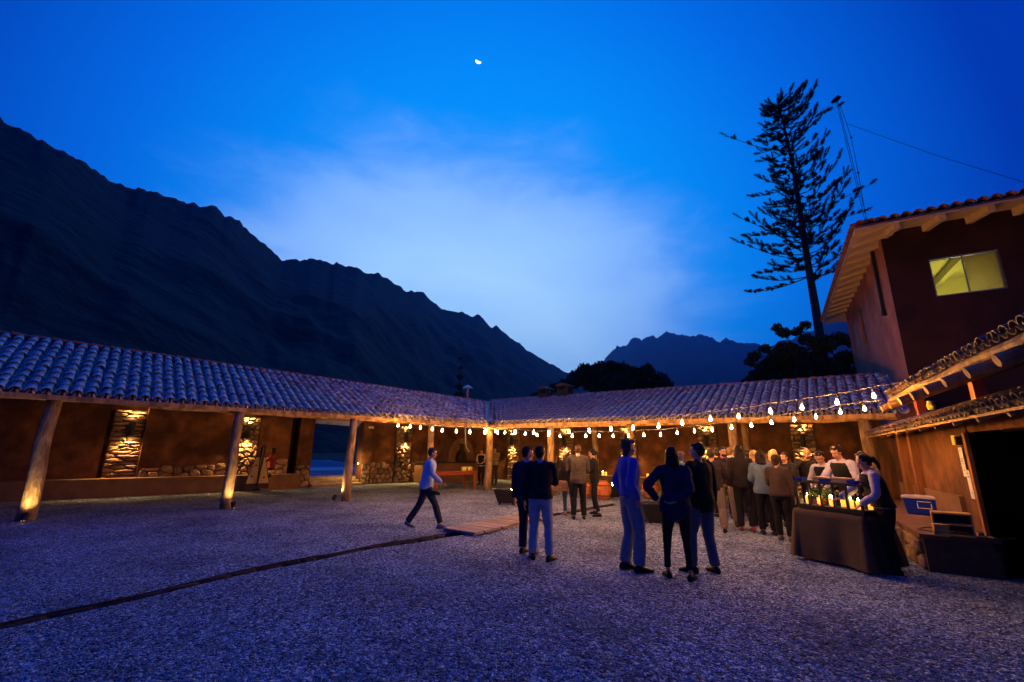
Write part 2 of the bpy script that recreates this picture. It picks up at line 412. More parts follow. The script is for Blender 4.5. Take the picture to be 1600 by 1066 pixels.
# ---------------------------------------------------------------- roofs of barrel tiles
def tile_mesh(name, mtl, L=0.43, r0=0.108, r1=0.088, n=6, th=0.014, up_=0.018):
    m = MB(); vs = []
    for (r, y, z) in ((r0, 0, up_), (r1, L, 0)):
        for rr_ in (r, r - th):
            for k in range(n + 1):
                a = PI * k / n
                vs.append((rr_ * math.cos(a), y, z + rr_ * 0.86 * math.sin(a)))
    k1 = n + 1; fs = []
    for k in range(n):
        fs.append((k, k + 1, 2 * k1 + k + 1, 2 * k1 + k))
        fs.append((k1 + k + 1, k1 + k, 3 * k1 + k, 3 * k1 + k + 1))
        fs.append((k + 1, k, k1 + k, k1 + k + 1)); fs.append((2 * k1 + k, 2 * k1 + k + 1, 3 * k1 + k + 1, 3 * k1 + k))
    fs.append((0, 2 * k1, 3 * k1, k1)); fs.append((n, k1 + n, 3 * k1 + n, 2 * k1 + n))
    m.add(vs, fs); return m.mesh(name, mtl, False), np.array(vs), np.array(fs)
TILE = tile_mesh('tile', M_tile); TILER = tile_mesh('tile', M_tiler); TILEO = tile_mesh('tile', M_tileo)
TILES = tile_mesh('tile', M_tileo, L=0.34, r0=0.072, r1=0.06, th=0.01, up_=0.012)
def tiled_slope(parent, Fm, Z, p_eave, p_ridge, x0, x1, pitch=0.25, row=0.36, xlim=None, T_=TILE, maxobj=300, jit=1.0, pans=True):
    """barrel tiles over the surface z = Z(x, p) of a frame"""
    mats = []; pansm = []
    rows = int(math.hypot(p_ridge - p_eave, Z(x0, p_ridge) - Z(x0, p_eave)) / row + 0.5)
    dp = (p_ridge - p_eave) / rows
    ncol = int((x1 - x0) / pitch)
    for c in range(ncol + 1):
        x = x0 + c * pitch
        for r in range(rows):
            p = p_eave + r * dp
            if xlim and not (xlim(p)[0] < x < xlim(p)[1]): continue
            for half, lst in ((0, mats), (0.5, pansm)):
                xx = x + half * pitch
                a = W(Fm, xx, p, Z(xx, p)); b = W(Fm, xx, p + 0.3, Z(xx, p + 0.3)); c_ = W(Fm, xx + 0.3, p, Z(xx + 0.3, p))
                Y = (b - a).normalized(); X = (c_ - a); X = (X - Y * X.dot(Y)).normalized(); N = X.cross(Y)
                j = random.uniform(-0.06, 0.06) * jit; ty = random.uniform(-0.02, 0.02) * jit
                Y2 = (Y + X * j).normalized(); X2 = Y2.cross(N)
                X2 = (X - Y2 * X.dot(Y2)).normalized()
                M = Matrix.Identity(4)
                off = N * (0.055 + random.uniform(-0.008, 0.012) * jit) + X * random.uniform(-0.012, 0.012) * jit if half == 0 else N * 0.05
                sgn = 1 if half == 0 else -1
                for i in range(3):
                    M[i][0] = X2[i] * sgn; M[i][1] = Y2[i]; M[i][2] = N[i] * sgn; M[i][3] = a[i] + Y[i] * ty + off[i] + (N[i] * 0.03 if half else 0)
                lst.append(M)
    vis = []; rest = []
    for M in mats:
        q = proj(M.translation); (vis if (-20 < q[0] < 1620 and q[2] > 0) else rest).append((q[2], M))
    vis.sort(key=lambda a: a[0]); obj_m = [m for _, m in vis[:maxobj]]; rest = [m for _, m in vis[maxobj:] + rest]
    for M in obj_m: mobj('tile', T_[0], parent, M)
    big = rest + (pansm if pans else [])
    if big:
        A = np.array([[list(r) for r in m] for m in big]); v = T_[1]
        V = np.einsum('nij,kj->nki', A[:, :3, :3], v) + A[:, None, :3, 3]
        n = len(big); Fq = (T_[2][None] + (np.arange(n) * len(v))[:, None, None]).reshape(-1, 4)
        o = mobj('tile_rows', npmesh('tile_rows', V.reshape(-1, 3), Fq, T_[0].materials[0]), parent); o['kind'] = 'stuff'
def slab_surf(parent, name, Fm, Z, p0, p1, x0f, x1f, mtl, th=0.03, off=0.0, nx=10):
    m = MB()
    for (z_) in (0,):
        vt = []; 
        for i in range(nx + 1):
            t = i / nx
            for p in (p0, p1):
                x = x0f(p) * (1 - t) + x1f(p) * t; vt.append(W(Fm, x, p, Z(x, p) - off))
        vb = [v - Vector((0, 0, th)) for v in vt]
        o = len(vt); fs = []
        for i in range(nx):
            a = 2 * i; fs += [(a, a + 1, a + 3, a + 2), (o + a, o + a + 2, o + a + 3, o + a + 1), (a, a + 2, o + a + 2, o + a), (a + 1, o + a + 1, o + a + 3, a + 3)]
        fs += [(0, o, o + 1, 1), (2 * nx, 2 * nx + 1, o + 2 * nx + 1, o + 2 * nx)]
        m.add(vt + vb, fs)
    return m.build(name, mtl, parent)
PE, PR, PBK = -0.35, 2.9, 6.3
def ZA(x, p):
    s = -x; e = 2.645 + 0.0068 * s; r = 4.0 + 0.031 * s
    return e + (r - e) * (p - PE) / (PR - PE) if p <= PR else r - (p - PR) * 0.42
def ZB(x, p):
    e, r = 2.645, 3.99
    return e + (r - e) * (p - PE) / (PR - PE) if p <= PR else r - (p - PR) * 0.42
TV = math.tan(math.radians(39))
roofA = thing('veranda_roof', 'long blue lit clay tile roof of the left veranda below the dark mountain', 'roof')
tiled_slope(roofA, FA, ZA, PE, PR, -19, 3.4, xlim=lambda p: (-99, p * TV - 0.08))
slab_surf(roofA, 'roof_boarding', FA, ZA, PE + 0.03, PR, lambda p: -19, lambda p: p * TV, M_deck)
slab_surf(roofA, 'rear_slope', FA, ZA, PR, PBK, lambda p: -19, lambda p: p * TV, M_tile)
roofB = thing('veranda_roof', 'purple tinged clay tile roof of the far veranda with two dark chimneys', 'roof')
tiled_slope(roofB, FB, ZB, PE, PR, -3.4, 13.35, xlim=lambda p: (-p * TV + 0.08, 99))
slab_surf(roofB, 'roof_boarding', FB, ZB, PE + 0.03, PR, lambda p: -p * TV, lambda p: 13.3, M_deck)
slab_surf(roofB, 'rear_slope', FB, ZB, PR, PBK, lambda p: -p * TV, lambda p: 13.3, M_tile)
def logtube(pts, rad, n=10, seed=0, wob=0.06):
    r = random.Random(seed); m = MB(); P = [Vector(p) for p in pts]; a, b = P[0], P[-1]; L = (b - a).length; k = max(3, int(L / 0.35))
    mid = [a.lerp(b, i / k) for i in range(k + 1)]
    t = (b - a).normalized(); u = t.orthogonal().normalized(); w = t.cross(u); rs = []
    for i, q in enumerate(mid):
        R_ = rad[0] + (rad[1] - rad[0]) * i / k
        ox = noise.noise(Vector((i * 0.3, seed * 3.3, 0))) * wob; oy = noise.noise(Vector((i * 0.3, seed * 3.3, 9))) * wob
        if i in (0, k): ox *= 0.3; oy *= 0.3
        rs.append([q + u * (ox + math.cos(2 * PI * j / n) * R_ * (1 + r.uniform(-0.06, 0.06))) + w * (oy + math.sin(2 * PI * j / n) * R_ * (1 + r.uniform(-0.06, 0.06))) for j in range(n)])
    return m.rings(rs)
# ridge caps, rafters, eave poles
def roof_frame(parent, Fm, Z, x0, x1, xr0, xr1, seed):
    m0 = [x0 + i * 0.62 for i in range(int((x1 - x0) / 0.62) + 1)]
    for i, x in enumerate(m0):
        pr = PR
        if Fm is FA and x > 0: continue
        if Fm is FB and x < 0: continue
        a = W(Fm, x, PE - 0.02, Z(x, PE - 0.02) - 0.085); b = W(Fm, x, pr, Z(x, pr) - 0.085)
        logtube([a, b], (0.048, 0.055), 8, seed + i, 0.02).build('rafter', M_pole, parent)
    segs = int((x1 - x0) / 3.3)
    for i in range(segs):
        xa = x0 + (x1 - x0) * i / segs; xb = x0 + (x1 - x0) * (i + 1) / segs
        logtube([W(Fm, xa - 0.05, 0, Z(xa, 0) - 0.23), W(Fm, xb + 0.05, 0, Z(xb, 0) - 0.23)], (0.085, 0.07), 10, seed + 50 + i, 0.05).build('eave_pole', M_pole, parent)
    mb_ = MB()
    for i in range(segs * 2):
        xa = x0 + (x1 - x0) * i / segs / 2; xb = x0 + (x1 - x0) * (i + 1) / segs / 2 - 0.01
        vs = [W(Fm, x, p, Z(x, PE) + z) for x in (xa, xb) for p in (PE - 0.02, PE + 0.03) for z in (-0.105, 0.0)]
        mb_.add(vs, [(0, 1, 3, 2), (4, 6, 7, 5), (0, 4, 5, 1), (2, 3, 7, 6), (0, 2, 6, 4), (1, 5, 7, 3)])
    mb_.build('fascia_board', M_pole, parent)
    k = int((xr1 - xr0) / 0.4)
    for i in range(k):
        xa = xr0 + (xr1 - xr0) * i / k
        a = W(Fm, xa, PR, Z(xa, PR) + 0.06); b = W(Fm, xa + 0.4, PR, Z(xa + 0.4, PR) + 0.06); Y = (b - a).normalized(); N = Vector((0, 0, 1)); X = Y.cross(N)
        M = Matrix.Identity(4)
        for q in range(3): M[q][0] = X[q]; M[q][1] = Y[q]; M[q][2] = N[q]; M[q][3] = a[q]
        mobj('ridge_tile', TILER[0], parent, M)
roof_frame(roofA, FA, ZA, -19.0, 0.0, -18.5, 2.2, 100)
roof_frame(roofB, FB, ZB, 0.0, 13.3, -2.2, 13.2, 300)
# valley gutter between the two slopes
va = W(FA, -PE * 0 - 0.28, PE, 0); vb = W(FA, PR * TV, PR, 0)
va.z = ZA(0, PE) + 0.14; vb.z = ZA(2.3, PR) + 0.13
m = MB(); d = (vb - va).normalized(); sd = d.cross(Vector((0, 0, 1))).normalized()
m.rings([[p - sd * 0.17 + Vector((0, 0, 0.05)), p - sd * 0.02, p + sd * 0.02, p + sd * 0.17 + Vector((0, 0, 0.05)), p + sd * 0.16 + Vector((0, 0, 0.03)), p - Vector((0, 0, 0.02)), p - sd * 0.16 + Vector((0, 0, 0.03))] for p in (va, vb)])
m.build('valley_gutter', mat('zinc', (0.25, 0.26, 0.28), 0.5, 0.2, 6, 0.1, metal=0.3), roofB)
m = MB(); m.tube([va + sd * 0.26 + Vector((0, 0, 0.06)), vb + sd * 0.26 + Vector((0, 0, 0.06))], 0.06, 8); m.build('mortar_fillet', M_mortar, roofB)

# ---------------------------------------------------------------- posts
def post(P, top, label, r=0.14, seed=0, lean=(0, 0), grp='log posts of the veranda'):
    o = logtube([(0, 0, -0.15), (lean[0], lean[1], top)], (r * 1.08, r * 0.88), 14, seed, 0.05)
    ob = o.build('veranda_post', M_post, None, True, M=T(P)); return tag(ob, label, 'post', grp)
def onA(px, py): v = onplane(px, py, (C0.x, C0.y), (C0 + uA).xy); return v
def onB(px, py, p=0.0): a = C0 + nB * p; return onplane(px, py, (a.x, a.y), (a + uB).xy)
def S_(v, u): return (v - C0).dot(u)
postA = [G(25, 815), G(352, 795), G(542, 783), G(677, 773)]
pa_s = [13.1, 9.34, 6.05, 2.99]
labs = ['thick leaning log post at the far left edge, lit from its foot', 'log post in front of the harp, lit on its right side', 'log post at the gravel end of the gate steps with glowing foot', 'log post beside the man in the pale blue jacket near the red table']
for i, (s_, lb) in enumerate(zip(pa_s, labs)):
    P = W(FA, -s_, (0, -0.25, -0.35, -0.3)[i]); post(P, ZA(-s_, 0) - 0.27, lb, (0.15, 0.13, 0.13, 0.12)[i], i)
post(W(FA, 0.15, 0.1), 2.52, 'log post at the inner corner where the two verandas meet', 0.16, 5)
for i, (px, lb, r) in enumerate(((861, 'log post of the far veranda just right of the man in the navy sweater', 0.14), (1146, 'log post behind the man in the pale blue shirt', 0.14), (1360, 'greenish leaning log post behind the bar near the right wall', 0.15))):
    v = onB(px, 690); v.z = 0; post(v, 2.52, lb, r, 8 + i, ((0, 0), (0, 0), (-0.1, -0.03))[i])
for i, (px, p, lb) in enumerate(((930, 2.7, 'dim inner log post behind the woman in the leather jacket'), (1166, 2.7, 'dim inner log post right of the bright post, deep under the roof'), (985, 0.0, 'log post behind the man in the blue shirt beside a wall lamp'))):
    v = onB(px, 690, p); v.z = 0; post(v, ZB(0, p) - 0.2, lb, 0.12, 14 + i)

# ---------------------------------------------------------------- walls and stones
def clip(poly, a, b, c):
    out = []
    for i in range(len(poly)):
        p, q = poly[i], poly[(i + 1) % len(poly)]
        dp = a * p[0] + b * p[1] - c; dq = a * q[0] + b * q[1] - c
        if dp <= 0: out.append(p)
        if dp * dq < 0:
            t = dp / (dp - dq); out.append((p[0] + (q[0] - p[0]) * t, p[1] + (q[1] - p[1]) * t))
    return out
def stones(parent, Fm, x0, x1, z0, z1, y, cw, ch, seed, mtl=M_stone, depth=0.07, gap=0.012, topjag=0.0, rough=0.03):
    r = random.Random(seed); pts = []
    nz = max(1, round((z1 - z0) / ch)); nx = max(1, round((x1 - x0) / cw))
    for j in range(nz):
        for i in range(nx):
            pts.append((x0 + (i + 0.5 + r.uniform(-0.36, 0.36) + 0.5 * (j % 2) - 0.25) * (x1 - x0) / nx, z0 + (j + 0.5 + r.uniform(-0.34, 0.34)) * (z1 - z0) / nz))
    asp = cw / ch
    for i, (cx, cz) in enumerate(pts):
        poly = [(x0, z0), (x1, z0), (x1, z1 + r.uniform(-topjag, topjag)), (x0, z1 + r.uniform(-topjag, topjag))]
        for j, (qx, qz) in enumerate(pts):
            if i == j or abs(qx - cx) > 2.6 * cw or abs(qz - cz) > 2.6 * ch: continue
            a, b = (qx - cx), (qz - cz) * asp * asp
            c = (qx * qx - cx * cx) / 2 + (qz * qz - cz * cz) / 2 * asp * asp
            poly = clip(poly, a, b, c)
            if len(poly) < 3: break
        if len(poly) < 3: continue
        mx = sum(p[0] for p in poly) / len(poly); mz = sum(p[1] for p in poly) / len(poly)
        if len(poly) > 8: poly = poly[:8]
        # round the corners by cutting them
        rp = []
        for k in range(len(poly)):
            p, q = poly[k], poly[(k + 1) % len(poly)]
            rp += [(p[0] * 0.78 + q[0] * 0.22, p[1] * 0.78 + q[1] * 0.22), (p[0] * 0.22 + q[0] * 0.78, p[1] * 0.22 + q[1] * 0.78)] if len(poly) < 6 else [((p[0] + q[0]) / 2, (p[1] + q[1]) / 2), (q[0] * 0.9 + mx * 0.1, q[1] * 0.9 + mz * 0.1)]
        w = max(p[0] for p in rp) - min(p[0] for p in rp); h = max(p[1] for p in rp) - min(p[1] for p in rp)
        if w < 0.03 or h < 0.02: continue
        sx = max(0.3, 1 - 2 * gap / w); sz = max(0.3, 1 - 2 * gap / h); dd = depth * r.uniform(0.6, 1.5)
        rings = []
        for k_, f, dz in ((0, 1.0, 0.03), (1, 1.0, -dd * 0.55), (2, 0.72, -dd)):
            ring = []
            for (px_, pz_) in rp:
                ring.append(((px_ - mx) * sx * f, dz + (r.uniform(-rough, rough) * 0.6 if k_ else 0), (pz_ - mz) * sz * f))
            rings.append(ring)
        mm_ = MB(); mm_.rings(rings, cap=False)
        o = len(mm_.v); n = len(rp); mm_.v.append((0, -dd * 1.12, 0)); b0 = 2 * n
        for k in range(n): mm_.f.append((b0 + k, b0 + (k + 1) % n, o))
        mm_.build('stone', mtl, parent, False, M=Fm @ T((mx, y, mz)))
def wallseg(parent, Fm, x0, x1, z0, z1f, y=5.6, th=0.4, name='wall', mtl=M_adobe, rel=0.012, nx=None):
    m = MB(); nx = nx or max(2, int(abs(x1 - x0) / 0.3)); nz = 8
    V = []; 
    for i in range(nx + 1):
        for j in range(nz + 1):
            x = x0 + (x1 - x0) * i / nx; z1_ = z1f(x) if callable(z1f) else z1f; z = z0 + (z1_ - z0) * j / nz
            V.append((x, y + noise.noise(Vector((x * 1.3, z * 1.3, y + 3))) * rel * 2, z))
    Fq = [(i * (nz + 1) + j, (i + 1) * (nz + 1) + j, (i + 1) * (nz + 1) + j + 1, i * (nz + 1) + j + 1) for i in range(nx) for j in range(nz)]
    m.add([Fm @ Vector(v) for v in V], Fq)
    # ends, back, top as a plain shell
    zt0 = z1f(x0) if callable(z1f) else z1f; zt1 = z1f(x1) if callable(z1f) else z1f
    b = [(x0, y + rel * 2, z0), (x1, y + rel * 2, z0), (x1, y + rel * 2, zt1), (x0, y + rel * 2, zt0), (x0, y + th, z0), (x1, y + th, z0), (x1, y + th, zt1), (x0, y + th, zt0)]
    for k_ in (0, 3): b[k_] = (b[k_][0], y - rel, b[k_][2])
    for k_ in (1, 2): b[k_] = (b[k_][0], y - rel, b[k_][2])
    m.add([Fm @ Vector(v) for v in b], [(0, 3, 7, 4), (1, 5, 6, 2), (4, 7, 6, 5), (3, 2, 6, 7)])
    return m.build(name, mtl, parent)
ztA = lambda x: ZA(x, 5.6) - 0.04
wa1 = thing('adobe_wall', 'long brown adobe back wall of the left veranda, left of the gate opening', 'wall')
wa2 = thing('adobe_wall', 'adobe back wall right of the gate with a base of rounded fieldstones', 'wall')
wb = thing('adobe_wall', 'adobe back wall of the far veranda behind the guests', 'wall')
for a, b in ((-19.5, -12.05), (-11.05, -8.35), (-7.4, -6.2)):
    wallseg(wa1, FA, a, b, 0, ztA)
wallseg(wa1, FA, -12.1, -11.0, 0, ztA, y=5.98, th=0.1)
wallseg(wa1, FA, -8.4, -7.35, 0, ztA, y=5.75, th=0.1)
wallseg(wa1, FA, -6.2, -5.9, 0, ztA, y=5.95, th=0.1, name='recess', mtl=M_darkwall)  # shade in the recess painted with the darker material
wallseg(wa1, FA, -5.9, -5.3, 0, ztA, y=5.5, th=0.6, name='jamb')
wallseg(wa2, FA, -3.05, -2.6, 0, ztA, y=5.5, th=0.6, name='jamb')
for a, b in ((-2.6, -1.35), (-0.4, 4.9)): wallseg(wa2, FA, a, b, 0, ztA)
wallseg(wa2, FA, -1.4, -0.35, 0, ztA, y=5.72, th=0.1)
MB().box((-4.17, 5.75, 2.96), (2.4, 0.3, 0.22), FA).build('lintel', M_wood, wa2)
ztB = lambda x: ZB(x, 5.6) - 0.04
scB = [-2.64, 0.68, 4.0, 7.52, 10.97]
prev = -4.55
for s_ in scB + [14.6]:
    wallseg(wb, FB, prev, s_ - 0.42 if s_ < 14 else 13.4, 0, ztB); prev = s_ + 0.42
for s_ in scB: wallseg(wb, FB, s_ - 0.45, s_ + 0.45, 0, ztB, y=5.72, th=0.1)
# fieldstones low on the walls
stones(wa2, FA, -2.58, -1.36, 0.0, 0.95, 5.6, 0.27, 0.25, 21, topjag=0.08)
stones(wa2, FA, -0.38, 2.2, 0.0, 0.95, 5.6, 0.27, 0.25, 22, topjag=0.08)
stones(wa2, FA, -3.04, -2.62, 0.0, 0.9, 5.5, 0.22, 0.22, 23, topjag=0.08)
stones(wa1, FA, -7.38, -6.22, 0.5, 1.12, 5.6, 0.26, 0.24, 24, topjag=0.08)
stones(wa1, FA, -5.88, -5.32, 0.0, 0.95, 5.5, 0.25, 0.24, 25, topjag=0.08)
stones(wa1, FA, -11.0, -8.4, 0.5, 0.95, 5.6, 0.36, 0.3, 26, topjag=0.08)
# stone piers carrying the lamps
def pier(Fm, xc, w, y, ztop, lab, seed, z0=0.0, cw=0.3, ch=0.13, depth=0.09):
    t = thing('stone_pier', lab, 'stone pier', group='rough stone piers behind the wall lamps', M=Fm @ T((xc, y, 0)))
    MB().box((xc, y + 0.08, (z0 + ztop) / 2), (w * 0.98, 0.10, ztop - z0), Fm).build('backing', M_mortar, t)
    stones(t, Fm, xc - w / 2, xc + w / 2, z0, ztop, y, cw, ch, seed, depth=depth, rough=0.035); return t
pier(FA, -11.5, 0.92, 5.86, 2.85, 'recessed pier of flat ledge stones lit by the leftmost wall lamp', 31, 0.5, 0.42, 0.115)
pier(FA, -7.88, 0.9, 5.6, 2.8, 'rubble pier behind the log post and the harp', 32, 0.0, 0.22, 0.17)
pier(FA, -0.88, 0.85, 5.6, 2.75, 'rubble pier with glowing boulders right of the gate', 33, 0.0, 0.25, 0.2, 0.13)
for s_, lb, sd_ in zip(scB, ('slim stone pier near the inner corner counter', 'stone pier behind the woman with the bag', 'stone pier behind the man in the blue shirt', 'stone pier behind the crowd, third lamp from the right wall', 'stone pier with shelf like ledges behind the bald man'), (34, 35, 36, 37, 38)):
    pier(FB, s_, 0.8, 5.6, 2.75, lb, sd_, 0.0, 0.3, 0.15, 0.1)

# wall lamps
def sconce(Fm, x, y, z, lab, e=260):
    M = Fm @ T((x, y, z))
    t = thing('wall_lamp', lab, 'wall lamp', group='up and down wall lamps on the stone piers', M=M)
    m = MB(); n = 12; 
    prof = [(0.085, -0.25), (0.085, 0.25), (0.075, 0.25), (0.075, -0.25)]
    m.rings([[(r_ * math.cos(2 * PI * k / n), r_ * math.sin(2 * PI * k / n), z_) for k in range(n)] for r_, z_ in prof + [prof[0]]], cap=False)
    m.build('shade', M_iron, t, True, M=M)
    MB().box((0, 0.13, 0), (0.05, 0.14, 0.06)).build('bracket', M_iron, t, M=M)
    for sg in (1, -1):
        MB().lathe([(0.066, -0.006), (0.066, 0.006)], (0, 0, 0.238 * sg), 10).build('bulb', M_lens, t, M=M)
        l = bpy.data.lights.new('lamp_beam', 'SPOT'); l.energy = e; l.color = (1, 0.52, 0.14); l.spot_size = math.radians(125); l.spot_blend = 0.8; l.shadow_soft_size = 0.03
        ob = mobj('lamp_beam', l, t, M @ T((0, 0, 0.27 * sg)) @ (Matrix.Rotation(PI, 4, 'X') if sg > 0 else Matrix.Identity(4)))
for x, y, lb in ((-11.42, 5.64, 'leftmost wall lamp with bright top on the ledge stone pier'), (-7.87, 5.38, 'wall lamp just right of the log post above the harp'), (-0.88, 5.36, 'wall lamp on the rubble pier right of the gate opening')):
    sconce(FA, x, y, 2.2, lb)
for s_, lb in zip(scB, ('small wall lamp on the pier near the inner corner', 'wall lamp partly hidden behind the man in the grey blazer', 'wall lamp beside the head of the man in the blue shirt', 'wall lamp above the crowd left of the bright log post', 'wall lamp above the bald man behind the bar')):
    sconce(FB, s_, 5.36, 2.12, lb)
# benches
bA = thing('masonry_bench', 'long low plastered bench along the dark left wall', 'bench')
MB().box((-12.6, 5.28, 0.25), (13.4, 0.62, 0.5), FA).build('body', M_slab, bA); MB().box((-12.6, 5.27, 0.535), (13.46, 0.68, 0.06), FA).build('seat', M_slab, bA)
bB = thing('masonry_bench', 'plastered ledge with candles along the far veranda wall', 'bench')
MB().box((5.7, 5.22, 0.23), (7.6, 0.7, 0.46), FB).build('body', M_slab, bB); MB().box((5.7, 5.21, 0.49), (7.66, 0.76, 0.055), FB).build('seat', M_slab, bB)
bC = thing('masonry_bench', 'stone fronted bench below the right wall holding the blue cooler', 'bench')
MB().box((1.95, -0.42, 0.23), (6.1, 0.78, 0.46), FC).build('body', M_mortar, bC); MB().box((1.95, -0.43, 0.49), (6.2, 0.86, 0.06), FC).build('seat', M_slab, bC)
stones(bC, FC @ Matrix.Identity(4), -1.0, 4.95, 0.0, 0.45, -0.82, 0.28, 0.22, 41, depth=0.05)
# gate: steps, the yard beyond, a low pale wall far off
M_step = mat('pale_step_stone', (0.34, 0.25, 0.16), 0.85, 0.3, 6, 0.4, 20)
st = thing('stone_steps', 'three warm lit stone steps rising through the gate opening', 'steps')
for i, (y, z) in enumerate(((5.15, 0.12), (5.5, 0.24), (5.85, 0.36))):
    MB().box((-4.17, y + 0.5, z - 0.06), (2.2 - 0.02 * i, 1.0, 0.119), FA).build('step', M_step, st, bevel=0.015)
yb = [W(FA, -30, 6.4, 0.355), W(FA, 0.5, 6.4, 0.355), W(FA, 6, 34, 0.355), W(FA, -30, 34, 0.355)]
kind(MB().add(yb, [(0, 1, 2, 3)]).build('gravel_path', M_gravel), 'structure')
pw_ = thing('boundary_wall', 'pale topped boundary wall seen through the gate opening', 'wall')
MB().box((-12, 22, 1.3), (22, 0.3, 1.9), FA).build('body', M_darkwall, pw_); MB().box((-12, 22, 2.28), (22, 0.45, 0.08), FA).build('coping', mat('pale_concrete', (0.5, 0.5, 0.5), 0.8), pw_)
pv = [W(FA, -26, 12, 0.362), W(FA, 2, 12, 0.362), W(FA, 2, 15.5, 0.362), W(FA, -26, 15.5, 0.362)]
kind(MB().add(pv, [(0, 1, 2, 3)]).build('paved_road', mat('pale_paving', (0.5, 0.5, 0.5), 0.7, 0.1)), 'structure')

# ---------------------------------------------------------------- right wing
M_void = mat('painted_shade_black', (0.006, 0.005, 0.004), 1.0, spec=0.0)  # near-black colour stands in for the darkness inside the doorway
wc = thing('adobe_wall', 'clay wall on the right with two paper notices beside a dark doorway', 'wall')
wallseg(wc, FC, -4.2, 4.72, 0, 2.25, y=0.0, th=0.35, rel=0.02)
wallseg(wc, FC, 4.72, 9.5, 1.98, 2.25, y=0.0, th=0.35, rel=0.01, name='lintel')
MB().box((4.748, 0.24, 1.0), (0.05, 0.5, 2.0), FC).build('shade_slab', M_void, wc)  # added black slab, painting shade over the wall end
wallseg(wc, FC, 4.62, 4.74, 0.0, 1.98, y=-0.05, th=0.06, name='jamb', mtl=M_wood, rel=0.004)
wallseg(wc, FC, -0.3, 3.9, 0.5, 1.0, y=-0.05, th=0.06, name='plaster_dado', mtl=M_slab, rel=0.006)
for x, w in ((0.6, 0.3), (1.6, 0.22)):
    wallseg(wc, FC, x, x + w, 0.5, 2.1, y=-0.12, th=0.14, name='pilaster', mtl=M_wood, rel=0.01)
stones(wc, FC, 4.35, 4.75, 0.0, 0.4, -0.08, 0.2, 0.16, 44)
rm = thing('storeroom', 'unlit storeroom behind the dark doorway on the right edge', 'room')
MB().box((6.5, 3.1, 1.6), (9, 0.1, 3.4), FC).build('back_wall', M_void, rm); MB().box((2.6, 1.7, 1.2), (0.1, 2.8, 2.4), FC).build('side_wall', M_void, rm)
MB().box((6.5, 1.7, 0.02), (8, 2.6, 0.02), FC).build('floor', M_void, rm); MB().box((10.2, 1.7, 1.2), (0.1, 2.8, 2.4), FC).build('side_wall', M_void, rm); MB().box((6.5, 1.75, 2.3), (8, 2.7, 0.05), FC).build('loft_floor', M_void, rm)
cn = thing('wall_canopy', 'narrow tiled canopy above the clay wall and doorway', 'canopy')
ZC2 = lambda x, y: 2.08 + (y + 0.48) * 0.42 + 0.004 * x
tiled_slope(cn, FC, ZC2, -0.48, 0.1, -1.0, 9.0, pitch=0.17, row=0.28, xlim=lambda p: (-99, 99), T_=TILES, maxobj=120)
slab_surf(cn, 'boarding', FC, ZC2, -0.46, 0.1, lambda p: -1.0, lambda p: 9.1, M_pole, off=0.005)
for i in range(12):
    x = -0.9 + i * 0.85
    logtube([W(FC, x, -0.44, ZC2(x, -0.46) - 0.06), W(FC, x, 0.0, ZC2(x, 0) - 0.06)], (0.03, 0.03), 7, 700 + i, 0.01).build('bracket', M_pole, cn)
rc = thing('lean_to_roof', 'lean to tile roof on round poles rising to the right edge', 'roof')
ZC = lambda x, y: 2.65 + (y + 0.66) * 0.36
tiled_slope(rc, FC, ZC, -0.66, 2.4, 3.6, 11.8, pitch=0.17, row=0.28, T_=TILES, maxobj=200)
slab_surf(rc, 'boarding', FC, ZC, -0.63, 2.4, lambda p: 3.55, lambda p: 11.9, M_deck)
logtube([W(FC, 3.5, -0.60, 2.62), W(FC, 11.9, -0.60, 2.62)], (0.05, 0.06), 8, 720, 0.04).build('eave_pole', M_pole, rc)
for i in range(12):
    x = 3.7 + i * 0.72
    logtube([W(FC, x, -0.80, ZC(x, -0.80) - 0.15), W(FC, x, 2.3, ZC(x, 2.3) - 0.13)], (0.06, 0.07), 10, 730 + i, 0.02).build('rafter', M_pole, rc)
MB().box((6.6, -0.02, 2.78), (9.5, 0.14, 0.16), FC).build('wall_beam', M_redwood, rc, bevel=0.01)
for px in (1437, 1533):
    v = onplane(px, 630, W(FC, 0, -0.02).xy, W(FC, 1, -0.02).xy)
    xx = (v - OC).dot(uC)
    MB().box((xx, -0.02, 2.45), (0.16, 0.14, 0.5), FC).build('upright', M_redwood, rc, bevel=0.01)

